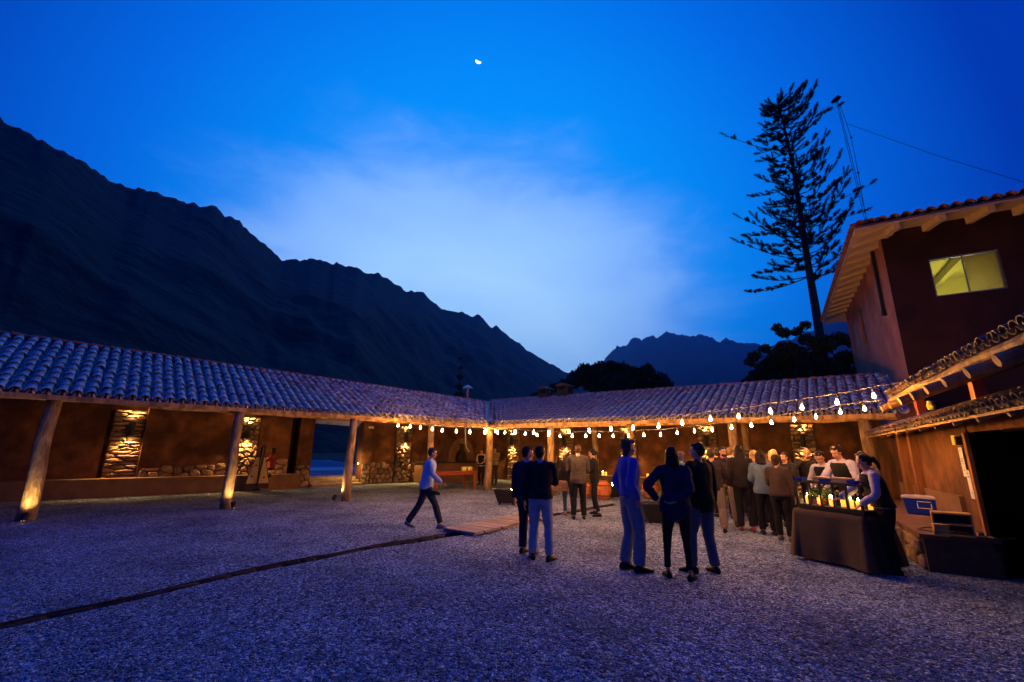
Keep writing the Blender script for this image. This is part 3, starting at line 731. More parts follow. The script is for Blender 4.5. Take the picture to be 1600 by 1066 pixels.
# ---------------------------------------------------------------- two storey building
bd = thing('two_storey_house', 'two storey pink plastered house with lit window and white soffit', 'building', M=FD)
TOP = 8.19; WX, WY = 9.0, 8.3
def wallD(name, a, b, holes, mtl, TOP=TOP, sg=1):
    """wall from a to b (2D in frame D) with rectangular holes (u0,u1,z0,z1)"""
    a = Vector(a); b = Vector(b); L = (b - a).length; d = (b - a) / L; nrm = Vector((d.y, -d.x)) * sg
    us = sorted({0, L} | {h[0] for h in holes} | {h[1] for h in holes}); zs = sorted({0, TOP} | {h[2] for h in holes} | {h[3] for h in holes})
    m = MB()
    for i in range(len(us) - 1):
        for j in range(len(zs) - 1):
            if any(us[i] >= h[0] - 1e-6 and us[i + 1] <= h[1] + 1e-6 and zs[j] >= h[2] - 1e-6 and zs[j + 1] <= h[3] + 1e-6 for h in holes): continue
            for off in (0, -0.3):
                m.add([FD @ Vector((*(a + d * u + nrm * off), z)) for u, z in ((us[i], zs[j]), (us[i + 1], zs[j]), (us[i + 1], zs[j + 1]), (us[i], zs[j + 1]))], [(0, 1, 2, 3)])
    for h in holes:
        c = [(h[0], h[2]), (h[1], h[2]), (h[1], h[3]), (h[0], h[3])]
        for k in range(4):
            p, q = c[k], c[(k + 1) % 4]
            m.add([FD @ Vector((*(a + d * u + nrm * off), z)) for u, z, off in ((p[0], p[1], 0), (q[0], q[1], 0), (q[0], q[1], -0.3), (p[0], p[1], -0.3))], [(0, 1, 2, 3)])
    m.build(name, mtl, bd)
def onD(px, py):
    v = onplane(px, py, (D1.x, D1.y), (D1 + xD).xy); return (v - D1).dot(xD), v.z
w0, w1, w2, w3 = onD(1448, 405), onD(1560, 388), onD(1575, 450), onD(1465, 464)
wu0 = (w0[0] + w3[0]) / 2; wu1 = (w1[0] + w2[0]) / 2; wz1 = (w0[1] + w1[1]) / 2; wz0 = (w2[1] + w3[1]) / 2
def onE(px, py):
    v = onplane(px, py, (D1.x, D1.y), (D1 + yD).xy); return (v - D1).dot(yD), v.z
e0, e1 = onE(1340, 487), onE(1356, 532)
wallD('wall', (0, 0), (WX, 0), [(wu0, wu1, wz0, wz1)], M_darkwall, 8.33)  # front of the pink house, its shade painted as dark plaster
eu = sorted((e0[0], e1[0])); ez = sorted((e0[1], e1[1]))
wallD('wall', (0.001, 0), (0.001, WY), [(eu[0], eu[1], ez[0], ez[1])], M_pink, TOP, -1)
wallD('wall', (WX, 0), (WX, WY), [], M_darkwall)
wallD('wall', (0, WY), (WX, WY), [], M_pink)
# lit window with a room behind it
M_room = mat('yellow_room_paint', (0.62, 0.55, 0.10), 0.9, 0.05, 3, 0.1)
fr = MB()
for (c, d) in (((wu0 + wu1) / 2, wz0 + 0.03), ((wu0 + wu1) / 2, wz1 - 0.03)): fr.box((c, 0.08, d), (wu1 - wu0, 0.06, 0.03), FD)
for x in (wu0 + 0.03, (wu0 + wu1) / 2, wu1 - 0.03): fr.box((x, 0.085, (wz0 + wz1) / 2), (0.025, 0.05, wz1 - wz0), FD)
wf = fr.build('window', mat('aluminium', (0.25, 0.27, 0.25), 0.5, 0.05, 6, 0, metal=0.5), bd)
M_frost = mat('frosted_pane', (0.35, 0.30, 0.09), 0.6, 0.15, 60, 0.2); M_frost.node_tree.nodes['Principled BSDF'].inputs['Transmission Weight'].default_value = 0.75
MB().box(((wu0 + wu1) / 2 + (wu1 - wu0) / 4, 0.10, (wz0 + wz1) / 2), ((wu1 - wu0) / 2 - 0.06, 0.012, wz1 - wz0 - 0.12), FD).build('pane', M_frost, wf)
MB().box(((wu0 + wu1) / 2 - (wu1 - wu0) / 4, 0.06, (wz0 + wz1) / 2), ((wu1 - wu0) / 2 - 0.06, 0.006, wz1 - wz0 - 0.12), FD).build('pane', M_glass, wf)
rmb = MB(); X0, X1, Y0, Y1, Z0, Z1 = 0.31, 5.5, 0.31, 4.0, 4.6, wz1 + 0.5
cs = [FD @ Vector((x, y, z)) for z in (Z0, Z1) for x, y in ((X0, Y0), (X1, Y0), (X1, Y1), (X0, Y1))]
rmb.add(cs, [(0, 1, 2, 3), (4, 5, 6, 7), (1, 2, 6, 5), (2, 3, 7, 6), (3, 0, 4, 7)]); rmb.build('room', M_room, bd)
for k in range(4): MB().box((1.0 + k * 1.1, 2.1, Z1 - 0.13), (0.16, 3.5, 0.24), FD).build('ceiling_beam', M_room, bd)
ld = bpy.data.lights.new('room_lamp', 'POINT'); ld.energy = 60; ld.color = (1, 0.90, 0.42); ld.shadow_soft_size = 0.12
mobj('room_lamp', ld, bd, FD @ T((2.3, 2.4, wz0 + 0.55)))
MB().box((0.10, (eu[0] + eu[1]) / 2, (ez[0] + ez[1]) / 2), (0.03, eu[1] - eu[0], ez[1] - ez[0]), FD).build('pane', mat('dark_pane', (0.04, 0.015, 0.012), 0.3), bd)
# downpipe
d0, d1 = onE(1366, 392), onE(1388, 490)
MB().tube([FD @ Vector((-0.07, d0[0], TOP)), FD @ Vector((-0.07, d0[0], d1[1] + 0.25)), FD @ Vector((-0.07, d0[0], d1[1]))], [0.05, 0.05, 0.075], 8).build('downpipe', M_black, bd)
# hip roof with overhang
EX, EY, EZ = -0.85, -1.6, 7.95
SX, SY = 0.29, 0.254
rzx = lambda x: EZ + (x - EX) * SX
rzy = lambda y: EZ + (y - EY) * SY
def hip(th_, off):
    m = MB(); x1, y1 = WX + 0.85, WY + 1.2; ax, ay = 4.5, 4.5
    az_ = rzy(ay)
    pts = [(EX, EY, EZ), (x1, EY, EZ), (x1, y1, EZ), (EX, y1, EZ), (ax, ay, az_), (WX - 4.3, ay, az_)]
    up_ = [FD @ Vector((x, y, z + off)) for x, y, z in pts]; dn = [v - Vector((0, 0, th_)) for v in up_]
    m.add(up_ + dn, [(0, 1, 5, 4), (1, 2, 5), (2, 3, 4, 5), (3, 0, 4), (6, 10, 11, 7), (7, 11, 8), (8, 11, 10, 9), (9, 10, 6), (0, 6, 7, 1), (1, 7, 8, 2), (2, 8, 9, 3), (3, 9, 6, 0)])
    return m
hip(0.04, 0.0).build('soffit', M_soffit, bd); hip(0.04, 0.05).build('roof_boarding', M_tiler, bd)
FQ = [(0, 1, 2, 3), (4, 7, 6, 5), (0, 4, 5, 1), (1, 5, 6, 2), (2, 6, 7, 3), (3, 7, 4, 0)]
for i in range(13):      # closely spaced rafters on the yard side
    y = -1.0 + i * 0.75
    if y > WY + 0.9: break
    v = [FD @ Vector((x, y + s, rzx(x) - z)) for s in (-0.06, 0.06) for x, z in ((EX + 0.06, 0.04), (0.25, 0.04), (0.25, 0.18), (EX + 0.06, 0.11))]
    MB().add(v, FQ).build('rafter', M_soffit, bd)
for i in range(8):
    x = 0.1 + i * 0.95
    v = [FD @ Vector((x + s, y, rzy(y) - z)) for s in (-0.07, 0.07) for y, z in ((EY + 0.15, 0.04), (0.25, 0.04), (0.25, 0.26), (EY + 0.15, 0.2))]
    MB().add(v, FQ).build('rafter', M_soffit, bd)
def edge_tiles(front, a, b):
    n = int((b - a) / 0.25)
    for i in range(n):
        t = a + (i + 0.5) * (b - a) / n
        for row in range(3):
            q = row * 0.36 - 0.06
            if t - a < q: continue
            if front: P = Vector((t, EY + q, rzy(EY + q) + 0.10)); Y = Vector((0, 1, SY)).normalized(); X = Vector((1, 0, 0))
            else: P = Vector((EX + q, t, rzx(EX + q) + 0.10)); Y = Vector((1, 0, SX)).normalized(); X = Vector((0, -1, 0))
            N = X.cross(Y); M = Matrix.Identity(4)
            for k in range(3): M[k][0] = X[k]; M[k][1] = Y[k]; M[k][2] = N[k]; M[k][3] = P[k]
            mobj('tile', TILER[0], bd, FD @ M)
edge_tiles(True, EX, 7.0); edge_tiles(False, EY, WY + 1.2)

# ---------------------------------------------------------------- chimneys and flues on the roofs
M_slate = mat('dark_cap', (0.05, 0.045, 0.045), 0.6)  # dark grey colour of the chimney caps
def chimney(px, py_base, py_top, lab, w):
    s_ = (onB(px, py_base, PR + 0.1) - C0).dot(uB); zb = 3.7
    base = W(FB, s_, PR + 0.1, zb); zt = onB(px, py_top, PR + 0.1).z
    M = FB @ T((s_, PR + 0.1, 0)); t = thing('chimney', lab, 'chimney', group='dark square chimneys on the far veranda roof', M=M)
    MB().box((0, 0, (zb + zt - 0.3) / 2), (w, w, zt - 0.3 - zb)).build('stack', M_iron, t, M=M)
    for a in (-1, 1):
        for b in (-1, 1): MB().box((a * w * 0.42, b * w * 0.42, zt - 0.21), (0.08, 0.08, 0.2)).build('cap_post', M_iron, t, M=M)
    MB().add([(-w * .68, -w * .68, zt - 0.11), (w * .68, -w * .68, zt - 0.11), (w * .68, w * .68, zt - 0.11), (-w * .68, w * .68, zt - 0.11), (0, -w * .68, zt + 0.02), (0, w * .68, zt + 0.02)], [(0, 1, 4), (1, 2, 5, 4), (2, 3, 5), (3, 0, 4, 5), (3, 2, 1, 0)]).build('cap', M_slate, t, M=M)
chimney(852.5, 630, 605, 'dark square chimney with small tiled cap, the lower left of the pair', 0.5)
chimney(883, 627, 600, 'dark square chimney with tiled cap, the taller right of the pair', 0.55)
v = W(FA, 0.9, PR); v.z = ZA(0.9, PR)
v = onplane(730, 628, W(FA, 0, PR).xy, W(FA, 1, PR).xy); zt = onplane(730, 602, W(FA, 0, PR).xy, W(FA, 1, PR).xy).z
fl = thing('flue_pipe', 'thin metal flue with conical cowl on the roof left of the valley', 'flue', (v.x, v.y, 0)); Mv = T((v.x, v.y, 0))
MB().lathe([(0.055, v.z - 0.5), (0.055, zt - 0.12)], n=10).build('pipe', mat('warm_metal', (0.35, 0.25, 0.15), 0.5), fl, True, M=Mv)
MB().lathe([(0.27, zt - 0.14), (0.02, zt + 0.02)], n=14).build('cowl', mat('galvanised', (0.55, 0.6, 0.68), 0.4, metal=0.4), fl, M=Mv)
# hanging elbow pipe under the roof, counter and bread oven in the inner corner
hp = thing('hanging_pipe', 'pale bent flue pipe hanging under the roof above the counter', 'pipe')
q0, q1, q2 = onA(727, 668) + nA * 2.6, onA(727, 690), onA(733, 706)
def onAp(px, py, p): a = C0 + nA * p; return onplane(px, py, a.xy, (a + uA).xy)
MB().tube([onAp(727, 662, 2.6), onAp(727.5, 694, 2.6), onAp(729, 700, 2.6), onAp(733, 706, 2.6)], 0.035, 8).build('pipe', mat('steel', (0.5, 0.5, 0.48), 0.35, metal=0.6), hp)
ct = thing('masonry_counter', 'brown plastered counter in the inner corner behind the two waiters', 'counter')
MB().box((1.5, 4.9, 0.47), (3.6, 1.0, 0.94), FA).build('body', M_slab, ct); MB().box((1.5, 4.88, 0.97), (3.7, 1.08, 0.06), FA).build('counter_top', M_iron, ct)
ov = thing('bread_oven', 'clay bread oven with a dark arched mouth on the corner counter', 'oven')
m = MB(); n = 14; ox = 2.1; oy = 4.75; zc = 1.0; aw, ah = 0.36, 0.62; arc = [(-aw, 0)] + [(-aw * math.cos(PI * k / n), ah - aw + aw * math.sin(PI * k / n)) for k in range(n + 1)] + [(aw, 0)]
out = [(-0.8, 0)] + [(-0.8 * math.cos(PI * k / n), 0.35 + 0.85 * math.sin(PI * k / n)) for k in range(n + 1)] + [(0.8, 0)]
k = len(arc); rings = [[FA @ Vector((ox + a, oy + y, zc + b)) for a, b in P] for P, y in ((out, 0.85), (out, 0.0), (arc, 0.0), (arc, 0.6))]
m.rings(rings, cap=False, closed=False); m.f.append(tuple(range(3 * k, 4 * k))); m.build('dome', M_slab, ov)

# ---------------------------------------------------------------- string lights
def string_lights(name, label, pts, a, b, ends):
    P = [onplane(x, y, a, b) for x, y in pts]
    t = thing('string_lights', label, 'string lights')
    cab = [Vector(ends[0])] + [p + Vector((0, 0, 0.155)) for p in P] + [Vector(ends[1])]
    dense = []
    for i in range(len(cab) - 1):
        for k in range(4):
            q = cab[i].lerp(cab[i + 1], k / 4); q.z -= 0.012 * math.sin(PI * k / 4); dense.append(q)
    dense.append(cab[-1]); MB().tube(dense, 0.009, 6).build('cable', M_cable, t)
    for p in P:
        sw = random.uniform(-0.12, 0.12)
        M = T(p) @ Matrix.Rotation(sw, 4, 'Y') @ Matrix.Rotation(random.uniform(-0.1, 0.1), 4, 'X')
        o = mobj('bulb', BULB, t, M); mobj('socket', SOCKET, o, M)
BULB = MB().lathe([(0.007, 0.055), (0.012, 0.042), (0.015, 0.022), (0.023, 0.0), (0.026, -0.012), (0.021, -0.028), (0.009, -0.037)], n=10).mesh('bulb', M_bulb, True)
SOCKET = MB().lathe([(0.017, 0.055), (0.017, 0.11), (0.008, 0.12), (0.004, 0.165)], n=8).mesh('socket', M_cable)
S1 = [(1433, 607), (1365.6, 619), (1308, 629), (1253, 637), (1204, 643), (1154, 651), (1110, 655), (1066, 661), (1029, 666), (989, 669), (955, 670.5), (921, 673.5), (889, 675), (858, 676.5), (834, 676), (805, 676), (777.5, 676), (757.5, 676), (734, 675), (713, 674), (691, 673), (675.5, 671), (657, 668.5), (641, 666.7), (622, 664.8)]
S2 = [(1351, 639), (1313, 644), (1275, 651.6), (1241, 656), (1205.5, 660.5), (1174, 664.7), (1143, 668), (1113, 671.8), (1085, 674), (1058, 676.5), (1032, 679.5), (1006, 680), (982, 680.7), (958, 681.7), (936.5, 681.7), (915.5, 681.7), (894, 681.7), (875, 681.7), (857, 680), (839, 680), (821, 678), (789, 676), (774, 674), (760, 672)]
string_lights('a', 'nearer string of glowing bulbs rising to the lean to roof on the right', S1, (6.15, 6.85), (-4.5, 16.1), ((6.12, 6.78, 2.72), (-4.42, 16.02, 2.52)))
string_lights('b', 'farther string of smaller bulbs along the far veranda eave', S2, (7.4, 8.9), (-0.97, 18.9), ((7.1, 8.45, 2.66), (-0.97, 19.0, 2.55)))

P = W(FA, -3.25, 5.3, 0.95); jl = thing('step_light', 'tiny bright lamp on the right gate jamb beside the steps', 'lamp', P); MB().box((0, 0, 0), (0.06, 0.05, 0.10)).build('housing', M_black, jl, M=T(P)); MB().ell((-0.02, -0.04, 0), (0.022, 0.022, 0.022), 8, 6).build('bulb', M_lens, jl, M=T(P))
l = bpy.data.lights.new('step_glow', 'POINT'); l.energy = 50; l.color = (1, 0.6, 0.2); l.shadow_soft_size = 0.03; mobj('step_glow', l, jl, T(P + Vector((-0.12, -0.12, 0))))
# post uplights
def uplight(P, aim, lab, e=12):
    M = T(P); t = thing('ground_spotlight', lab, 'spotlight', group='small ground spotlights at the post feet', M=M)
    d = (Vector(aim) - (Vector(P) + Vector((0, 0, 0.12)))).normalized(); R = d.to_track_quat('Z', 'Y').to_matrix().to_4x4()
    Mh = T(Vector(P) + Vector((0, 0, 0.13))) @ R
    MB().lathe([(0.035, -0.09), (0.06, -0.07), (0.062, 0.07), (0.05, 0.07), (0.045, 0.03)], n=12, cap=False).build('housing', M_black, t, True, M=Mh)
    MB().lathe([(0.046, 0.03), (0.046, 0.035)], n=10).build('lens', M_lens, t, M=Mh)
    MB().lathe([(0.012, -0.1), (0.012, 0.1)], n=6).build('spike', M_black, t, M=M)
    l = bpy.data.lights.new('spot_beam', 'SPOT'); l.energy = e; l.color = (1, 0.62, 0.22); l.spot_size = math.radians(95); l.spot_blend = 0.9; l.shadow_soft_size = 0.04
    mobj('spot_beam', l, t, Mh @ T((0, 0, 0.09)) @ Matrix.Rotation(PI, 4, 'X'))
for s_, p_, dx, dy, lb in ((13.1, 0, 0.32, -0.34, 'spotlight hooded in black at the foot of the leftmost post'), (9.34, -0.25, 0.36, -0.25, 'spotlight at the foot of the post in front of the harp'), (6.05, -0.35, -0.30, -0.2, 'spotlight with visible glow left of the post by the gate'), (2.99, -0.3, 0.3, -0.1, 'spotlight at the post behind the man in the pale blue jacket')):
    P = W(FA, -s_, p_); uplight((P.x + dx, P.y + dy, 0), (P.x - dx * 0.1, P.y - dy * 0.1, 0.9), lb, 70)

# ---------------------------------------------------------------- mountains
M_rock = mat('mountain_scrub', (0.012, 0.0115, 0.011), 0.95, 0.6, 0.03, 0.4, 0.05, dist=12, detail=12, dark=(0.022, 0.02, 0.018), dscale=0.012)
def fbm(v, o=5):
    a = 0; k = 1
    for _ in range(o): a += noise.noise(v) * k; v = v * 2.05; k *= 0.5
    return a
def mountain(name, crest, rc, rf, nu, nv, seed, amp, jag=0.25, back=0.5):
    a0, a1 = crest[0][0], crest[-1][0]; ax = [c[0] for c in crest]; ay = [c[1] for c in crest]
    V = []
    for i in range(nu + 1):
        u = a0 + (a1 - a0) * i / nu; el0 = float(np.interp(u, ax, ay)); el_ = el0 + jag * fbm(Vector((u * 0.8, seed, 0)), 6) * min(1, (i) / 6 + 0.2)
        Rc = np.interp(u, [r[0] for r in rc], [r[1] for r in rc]); Rf = np.interp(u, [r[0] for r in rf], [r[1] for r in rf])
        sx, cx = math.sin(math.radians(u)), math.cos(math.radians(u)); Hc = Rc * math.tan(math.radians(el_)) + EYE; H0 = Rc * math.tan(math.radians(el0)) + EYE
        for j in range(nv + 1):
            t = j / nv * (1 + back)
            R_ = Rf + (Rc - Rf) * t
            if t <= 1: z = H0 * (t ** 1.15) + (Hc - H0) * t ** 9
            else: z = Hc * (1 - (t - 1) * 0.9)
            g_ = math.sin(PI * min(1, t)) ** 0.8 if t < 1 else min(1, (t - 1) * 3)
            d = fbm(Vector((u * Rc * 0.0175 / (amp * 7), R_ / (amp * 6), seed)), 4)
            ridge = 1 - abs(fbm(Vector((u * Rc * 0.0175 / (amp * 4.5) + R_ / (amp * 30), R_ / (amp * 26), seed + 5)), 5)) * 1.6
            z += g_ * amp * (d * 0.9 + (ridge - 0.6) * 0.5)
            if t <= 1:   # keep every slope point under the skyline seen from the valley
                z = min(z, R_ * math.tan(math.radians((el0 + (el_ - el0) * t ** 9) * (0.55 + 0.45 * t))) + EYE) if t < 0.999 else z
            V.append((sx * R_, cx * R_, z - 2))
    k = nv + 1
    Fq = [(i * k + j, (i + 1) * k + j, (i + 1) * k + j + 1, i * k + j + 1) for i in range(nu) for j in range(nv)]
    o = mobj(name, npmesh(name, V, Fq, M_rock, True)); o['kind'] = 'structure'; return o
crestL = [(-95, 24), (-75, 27), (-62, 28), (-53.8, 26.6), (-51.3, 26.0), (-48.1, 25.5), (-44.2, 24.5), (-42.5, 25.0), (-40.2, 24.8), (-38, 25.1), (-36.3, 24.9), (-35, 24.6), (-33.9, 23.9), (-31.5, 22.6), (-29.5, 21.4), (-28.4, 21.5), (-27.4, 21.3), (-26.0, 22.0), (-24.8, 22.0), (-23.6, 21.5), (-23.3, 21.9), (-20.6, 21.8), (-19.8, 21.4), (-18.2, 21.4), (-16, 20.4), (-13.9, 19.7), (-12.6, 19.7), (-11, 18.7), (-8.7, 17.4), (-6.5, 17.3), (-4.4, 16.9), (-2.4, 15.6), (0.0, 14.3), (2, 12.9), (4.3, 11.2), (6, 10.4), (8, 9.6), (10, 8.6), (14, 6), (18, 3)]
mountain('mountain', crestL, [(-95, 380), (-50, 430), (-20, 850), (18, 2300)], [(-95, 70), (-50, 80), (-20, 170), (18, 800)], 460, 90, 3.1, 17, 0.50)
crestR = [(2, 6), (6.5, 9.2), (7.6, 9.6), (9.8, 9.9), (11.7, 10.7), (13.4, 12.6), (15.5, 13.7), (17.5, 13.8), (20.5, 14.2), (22, 14.0), (25, 13.3), (27.6, 12.9), (30.1, 11.7), (33, 12.2), (36, 13.6), (38, 14.2), (42, 14.0), (50, 13), (62, 14), (80, 12), (95, 10)]
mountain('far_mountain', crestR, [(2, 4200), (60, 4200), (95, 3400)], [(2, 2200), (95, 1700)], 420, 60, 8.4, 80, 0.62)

# ---------------------------------------------------------------- haze
hm, ht, hb = nt('valley_air'); ht.nodes.remove(hb)
pv_ = ht.nodes.new('ShaderNodeVolumePrincipled'); pv_.inputs['Color'].default_value = (0.22, 0.47, 1.0, 1); pv_.inputs['Density'].default_value = 0.00012; pv_.inputs['Anisotropy'].default_value = 0.6
ht.links.new(pv_.outputs[0], ht.nodes['Material Output'].inputs['Volume'])
hz = MB().box((0, 1900, 574), (13000, 9600, 1152)).build('haze', hm); hz['kind'] = 'stuff'
HAZE = hz

# ---------------------------------------------------------------- moon
md = ray(748, 95); mc = Vector((0, 0, EYE)) + md * 12000; mr_ = 12000 * 4.2 / F_PX
mo = MB(); n = 20; ux = rt * math.cos(0.45) - up * math.sin(0.45); uy = rt * math.sin(0.45) + up * math.cos(0.45)
lit = []
for k in range(n + 1):
    a = PI + PI * k / n
    lit.append((math.cos(a), math.sin(a)))
inner = [(math.cos(PI * (1 - k / n)) * -1 * -1, -0.12 * math.sin(PI * k / n)) for k in range(n + 1)]
rings = []
for k in range(n + 1):
    x, y = lit[k]; xi = x; yi = -0.10 * math.sqrt(max(0, 1 - x * x))
    ring = []
    for t in range(5):
        yy_ = yi + (y - yi) * t / 4; ring.append(mc + ux * x * mr_ + uy * yy_ * mr_ - md * mr_ * math.sqrt(max(0, 1 - min(1, x * x + yy_ * yy_))))
    rings.append(ring)
mo.rings(rings, cap=False, closed=False)
tag(mo.build('moon', glow('moonlit_surface', (1.0, 0.95, 0.88), 3.0)), 'small bright crescent moon high in the blue sky', 'moon')

# ---------------------------------------------------------------- trees
def leafmat(name, col): return mat(name, col, 0.8, 0.4, 1.5, 0, objvar=0.1)
M_leaf = leafmat('dark_leaves', (0.035, 0.05, 0.018)); M_needle = leafmat('pine_needles', (0.02, 0.03, 0.015)); M_bark = mat('bark', (0.06, 0.045, 0.035), 0.9, 0.3, 4, 0.5, 12)
def leaf_cloud(clumps, n, size, seed):
    r = np.random.default_rng(seed); P = []
    w = np.array([c[3] ** 2 for c in clumps]); idx = r.choice(len(clumps), n, p=w / w.sum())
    d = r.normal(size=(n, 3)); d /= np.linalg.norm(d, axis=1)[:, None]
    rad = r.uniform(0.15, 1.32, n) ** 0.75
    cl = np.array([c[:4] for c in clumps])[idx]
    c = cl[:, :3] + d * (rad * cl[:, 3])[:, None] * np.array([1, 1, 0.75])
    a = r.normal(size=(n, 3)); a /= np.linalg.norm(a, axis=1)[:, None]; b = np.cross(a, r.normal(size=(n, 3))); b /= np.linalg.norm(b, axis=1)[:, None]
    s = size * r.uniform(0.6, 1.4, n)[:, None]
    V = np.stack([c - a * s, c + b * s * 0.5, c + a * s, c - b * s * 0.5], 1).reshape(-1, 3)
    return V, np.arange(n * 4).reshape(-1, 4)
def broad_tree(label, base, clumps, n, size, seed, trunk_r=0.25, group=None):
    t = thing('broadleaf_tree', label, 'tree', base, group=group); Mb = T(base)
    V, Fq = leaf_cloud(clumps, n, size, seed); o = mobj('crown', npmesh('crown', V, Fq, M_leaf), t, Mb)
    m = MB(); zc = np.mean([c[2] for c in clumps]); top_ = Vector((np.mean([c[0] for c in clumps]), np.mean([c[1] for c in clumps]), zc))
    m.tube([(0, 0, -0.3), (0.1, 0, zc * 0.3), top_ * 0.6, top_], [trunk_r, trunk_r * 0.85, trunk_r * 0.7, trunk_r * 0.4], 8)
    for c in sorted(clumps, key=lambda c: -c[3])[:10]:
        m.tube([top_ * 0.55, (top_ * 0.55 + Vector(c[:3])) / 2 + Vector((0, 0, -0.2)), Vector(c[:3])], [trunk_r * 0.5, trunk_r * 0.3, 0.03], 6)
    m.build('trunk', M_bark, t, True, M=Mb)
def clumps_px(pts, y, base):
    out = []
    for px, py, rpx in pts:
        v = atY(px, py, y + random.uniform(-1, 1)); out.append((v.x - base[0], v.y - base[1], v.z, rpx / F_PX * y))
    return out
b1 = (9.0, 42, 0)
tp = [(905, 590, 16), (925, 582, 15), (893, 600, 12), (950, 580, 16), (970, 578, 13), (990, 584, 14), (1010, 582, 12), (1030, 592, 13), (1042, 602, 10), (935, 600, 20), (965, 600, 20), (1000, 602, 18), (1025, 606, 14), (940, 572, 9), (912, 575, 8), (1012, 575, 7), (955, 570, 7)]
broad_tree('wide dark bushy tree behind the far veranda roof under the blue mountain', (8.5, 42, 0), clumps_px(tp, 42, (8.5, 42)), 9000, 0.20, 5, 0.4)
broad_tree('low dark shrub crown peeking over the roof left of the chimneys', (3, 40, 0), clumps_px([(838, 620, 7), (848, 616, 6), (868, 606, 8), (880, 600, 8), (835, 625, 6)], 40, (3, 40)), 1600, 0.16, 6, 0.15)
tq = [(1185, 590, 16), (1200, 575, 17), (1215, 560, 16), (1230, 545, 14), (1250, 560, 20), (1240, 580, 24), (1270, 575, 24), (1300, 580, 22), (1320, 560, 14), (1318, 585, 18), (1225, 520, 9), (1213, 512, 7), (1245, 518, 8), (1258, 508, 7), (1205, 600, 20), (1180, 556, 9), (1172, 566, 7), (1285, 540, 16), (1310, 530, 12), (1330, 535, 8), (1170, 596, 8), (1330, 598, 12), (1195, 545, 8), (1260, 530, 10), (1240, 600, 18), (1280, 600, 20)]
broad_tree('dark leafy tree below the tall pine, left of the pink house', (14.5, 25, 0), clumps_px(tq, 25, (14.5, 25)), 15000, 0.13, 7, 0.3)
# slim cypress
cy_b = atY(717, 625, 60); cyh = atY(715, 560, 60).z
t = thing('cypress', 'slim dark cypress standing far behind the roof valley', 'tree', (cy_b.x, 60, 0)); Mb = T((cy_b.x, 60, 0))
V, Fq = leaf_cloud([(0, 0, cyh * (0.15 + 0.85 * k / 9), (1.1 * (1 - (k / 9)) + 0.12)) for k in range(10)], 2200, 0.25, 9)
mobj('crown', npmesh('crown', V, Fq, M_leaf), t, Mb); MB().tube([(0, 0, -0.3), (0, 0, cyh * 0.9)], [0.2, 0.03], 6).build('trunk', M_bark, t, M=Mb)

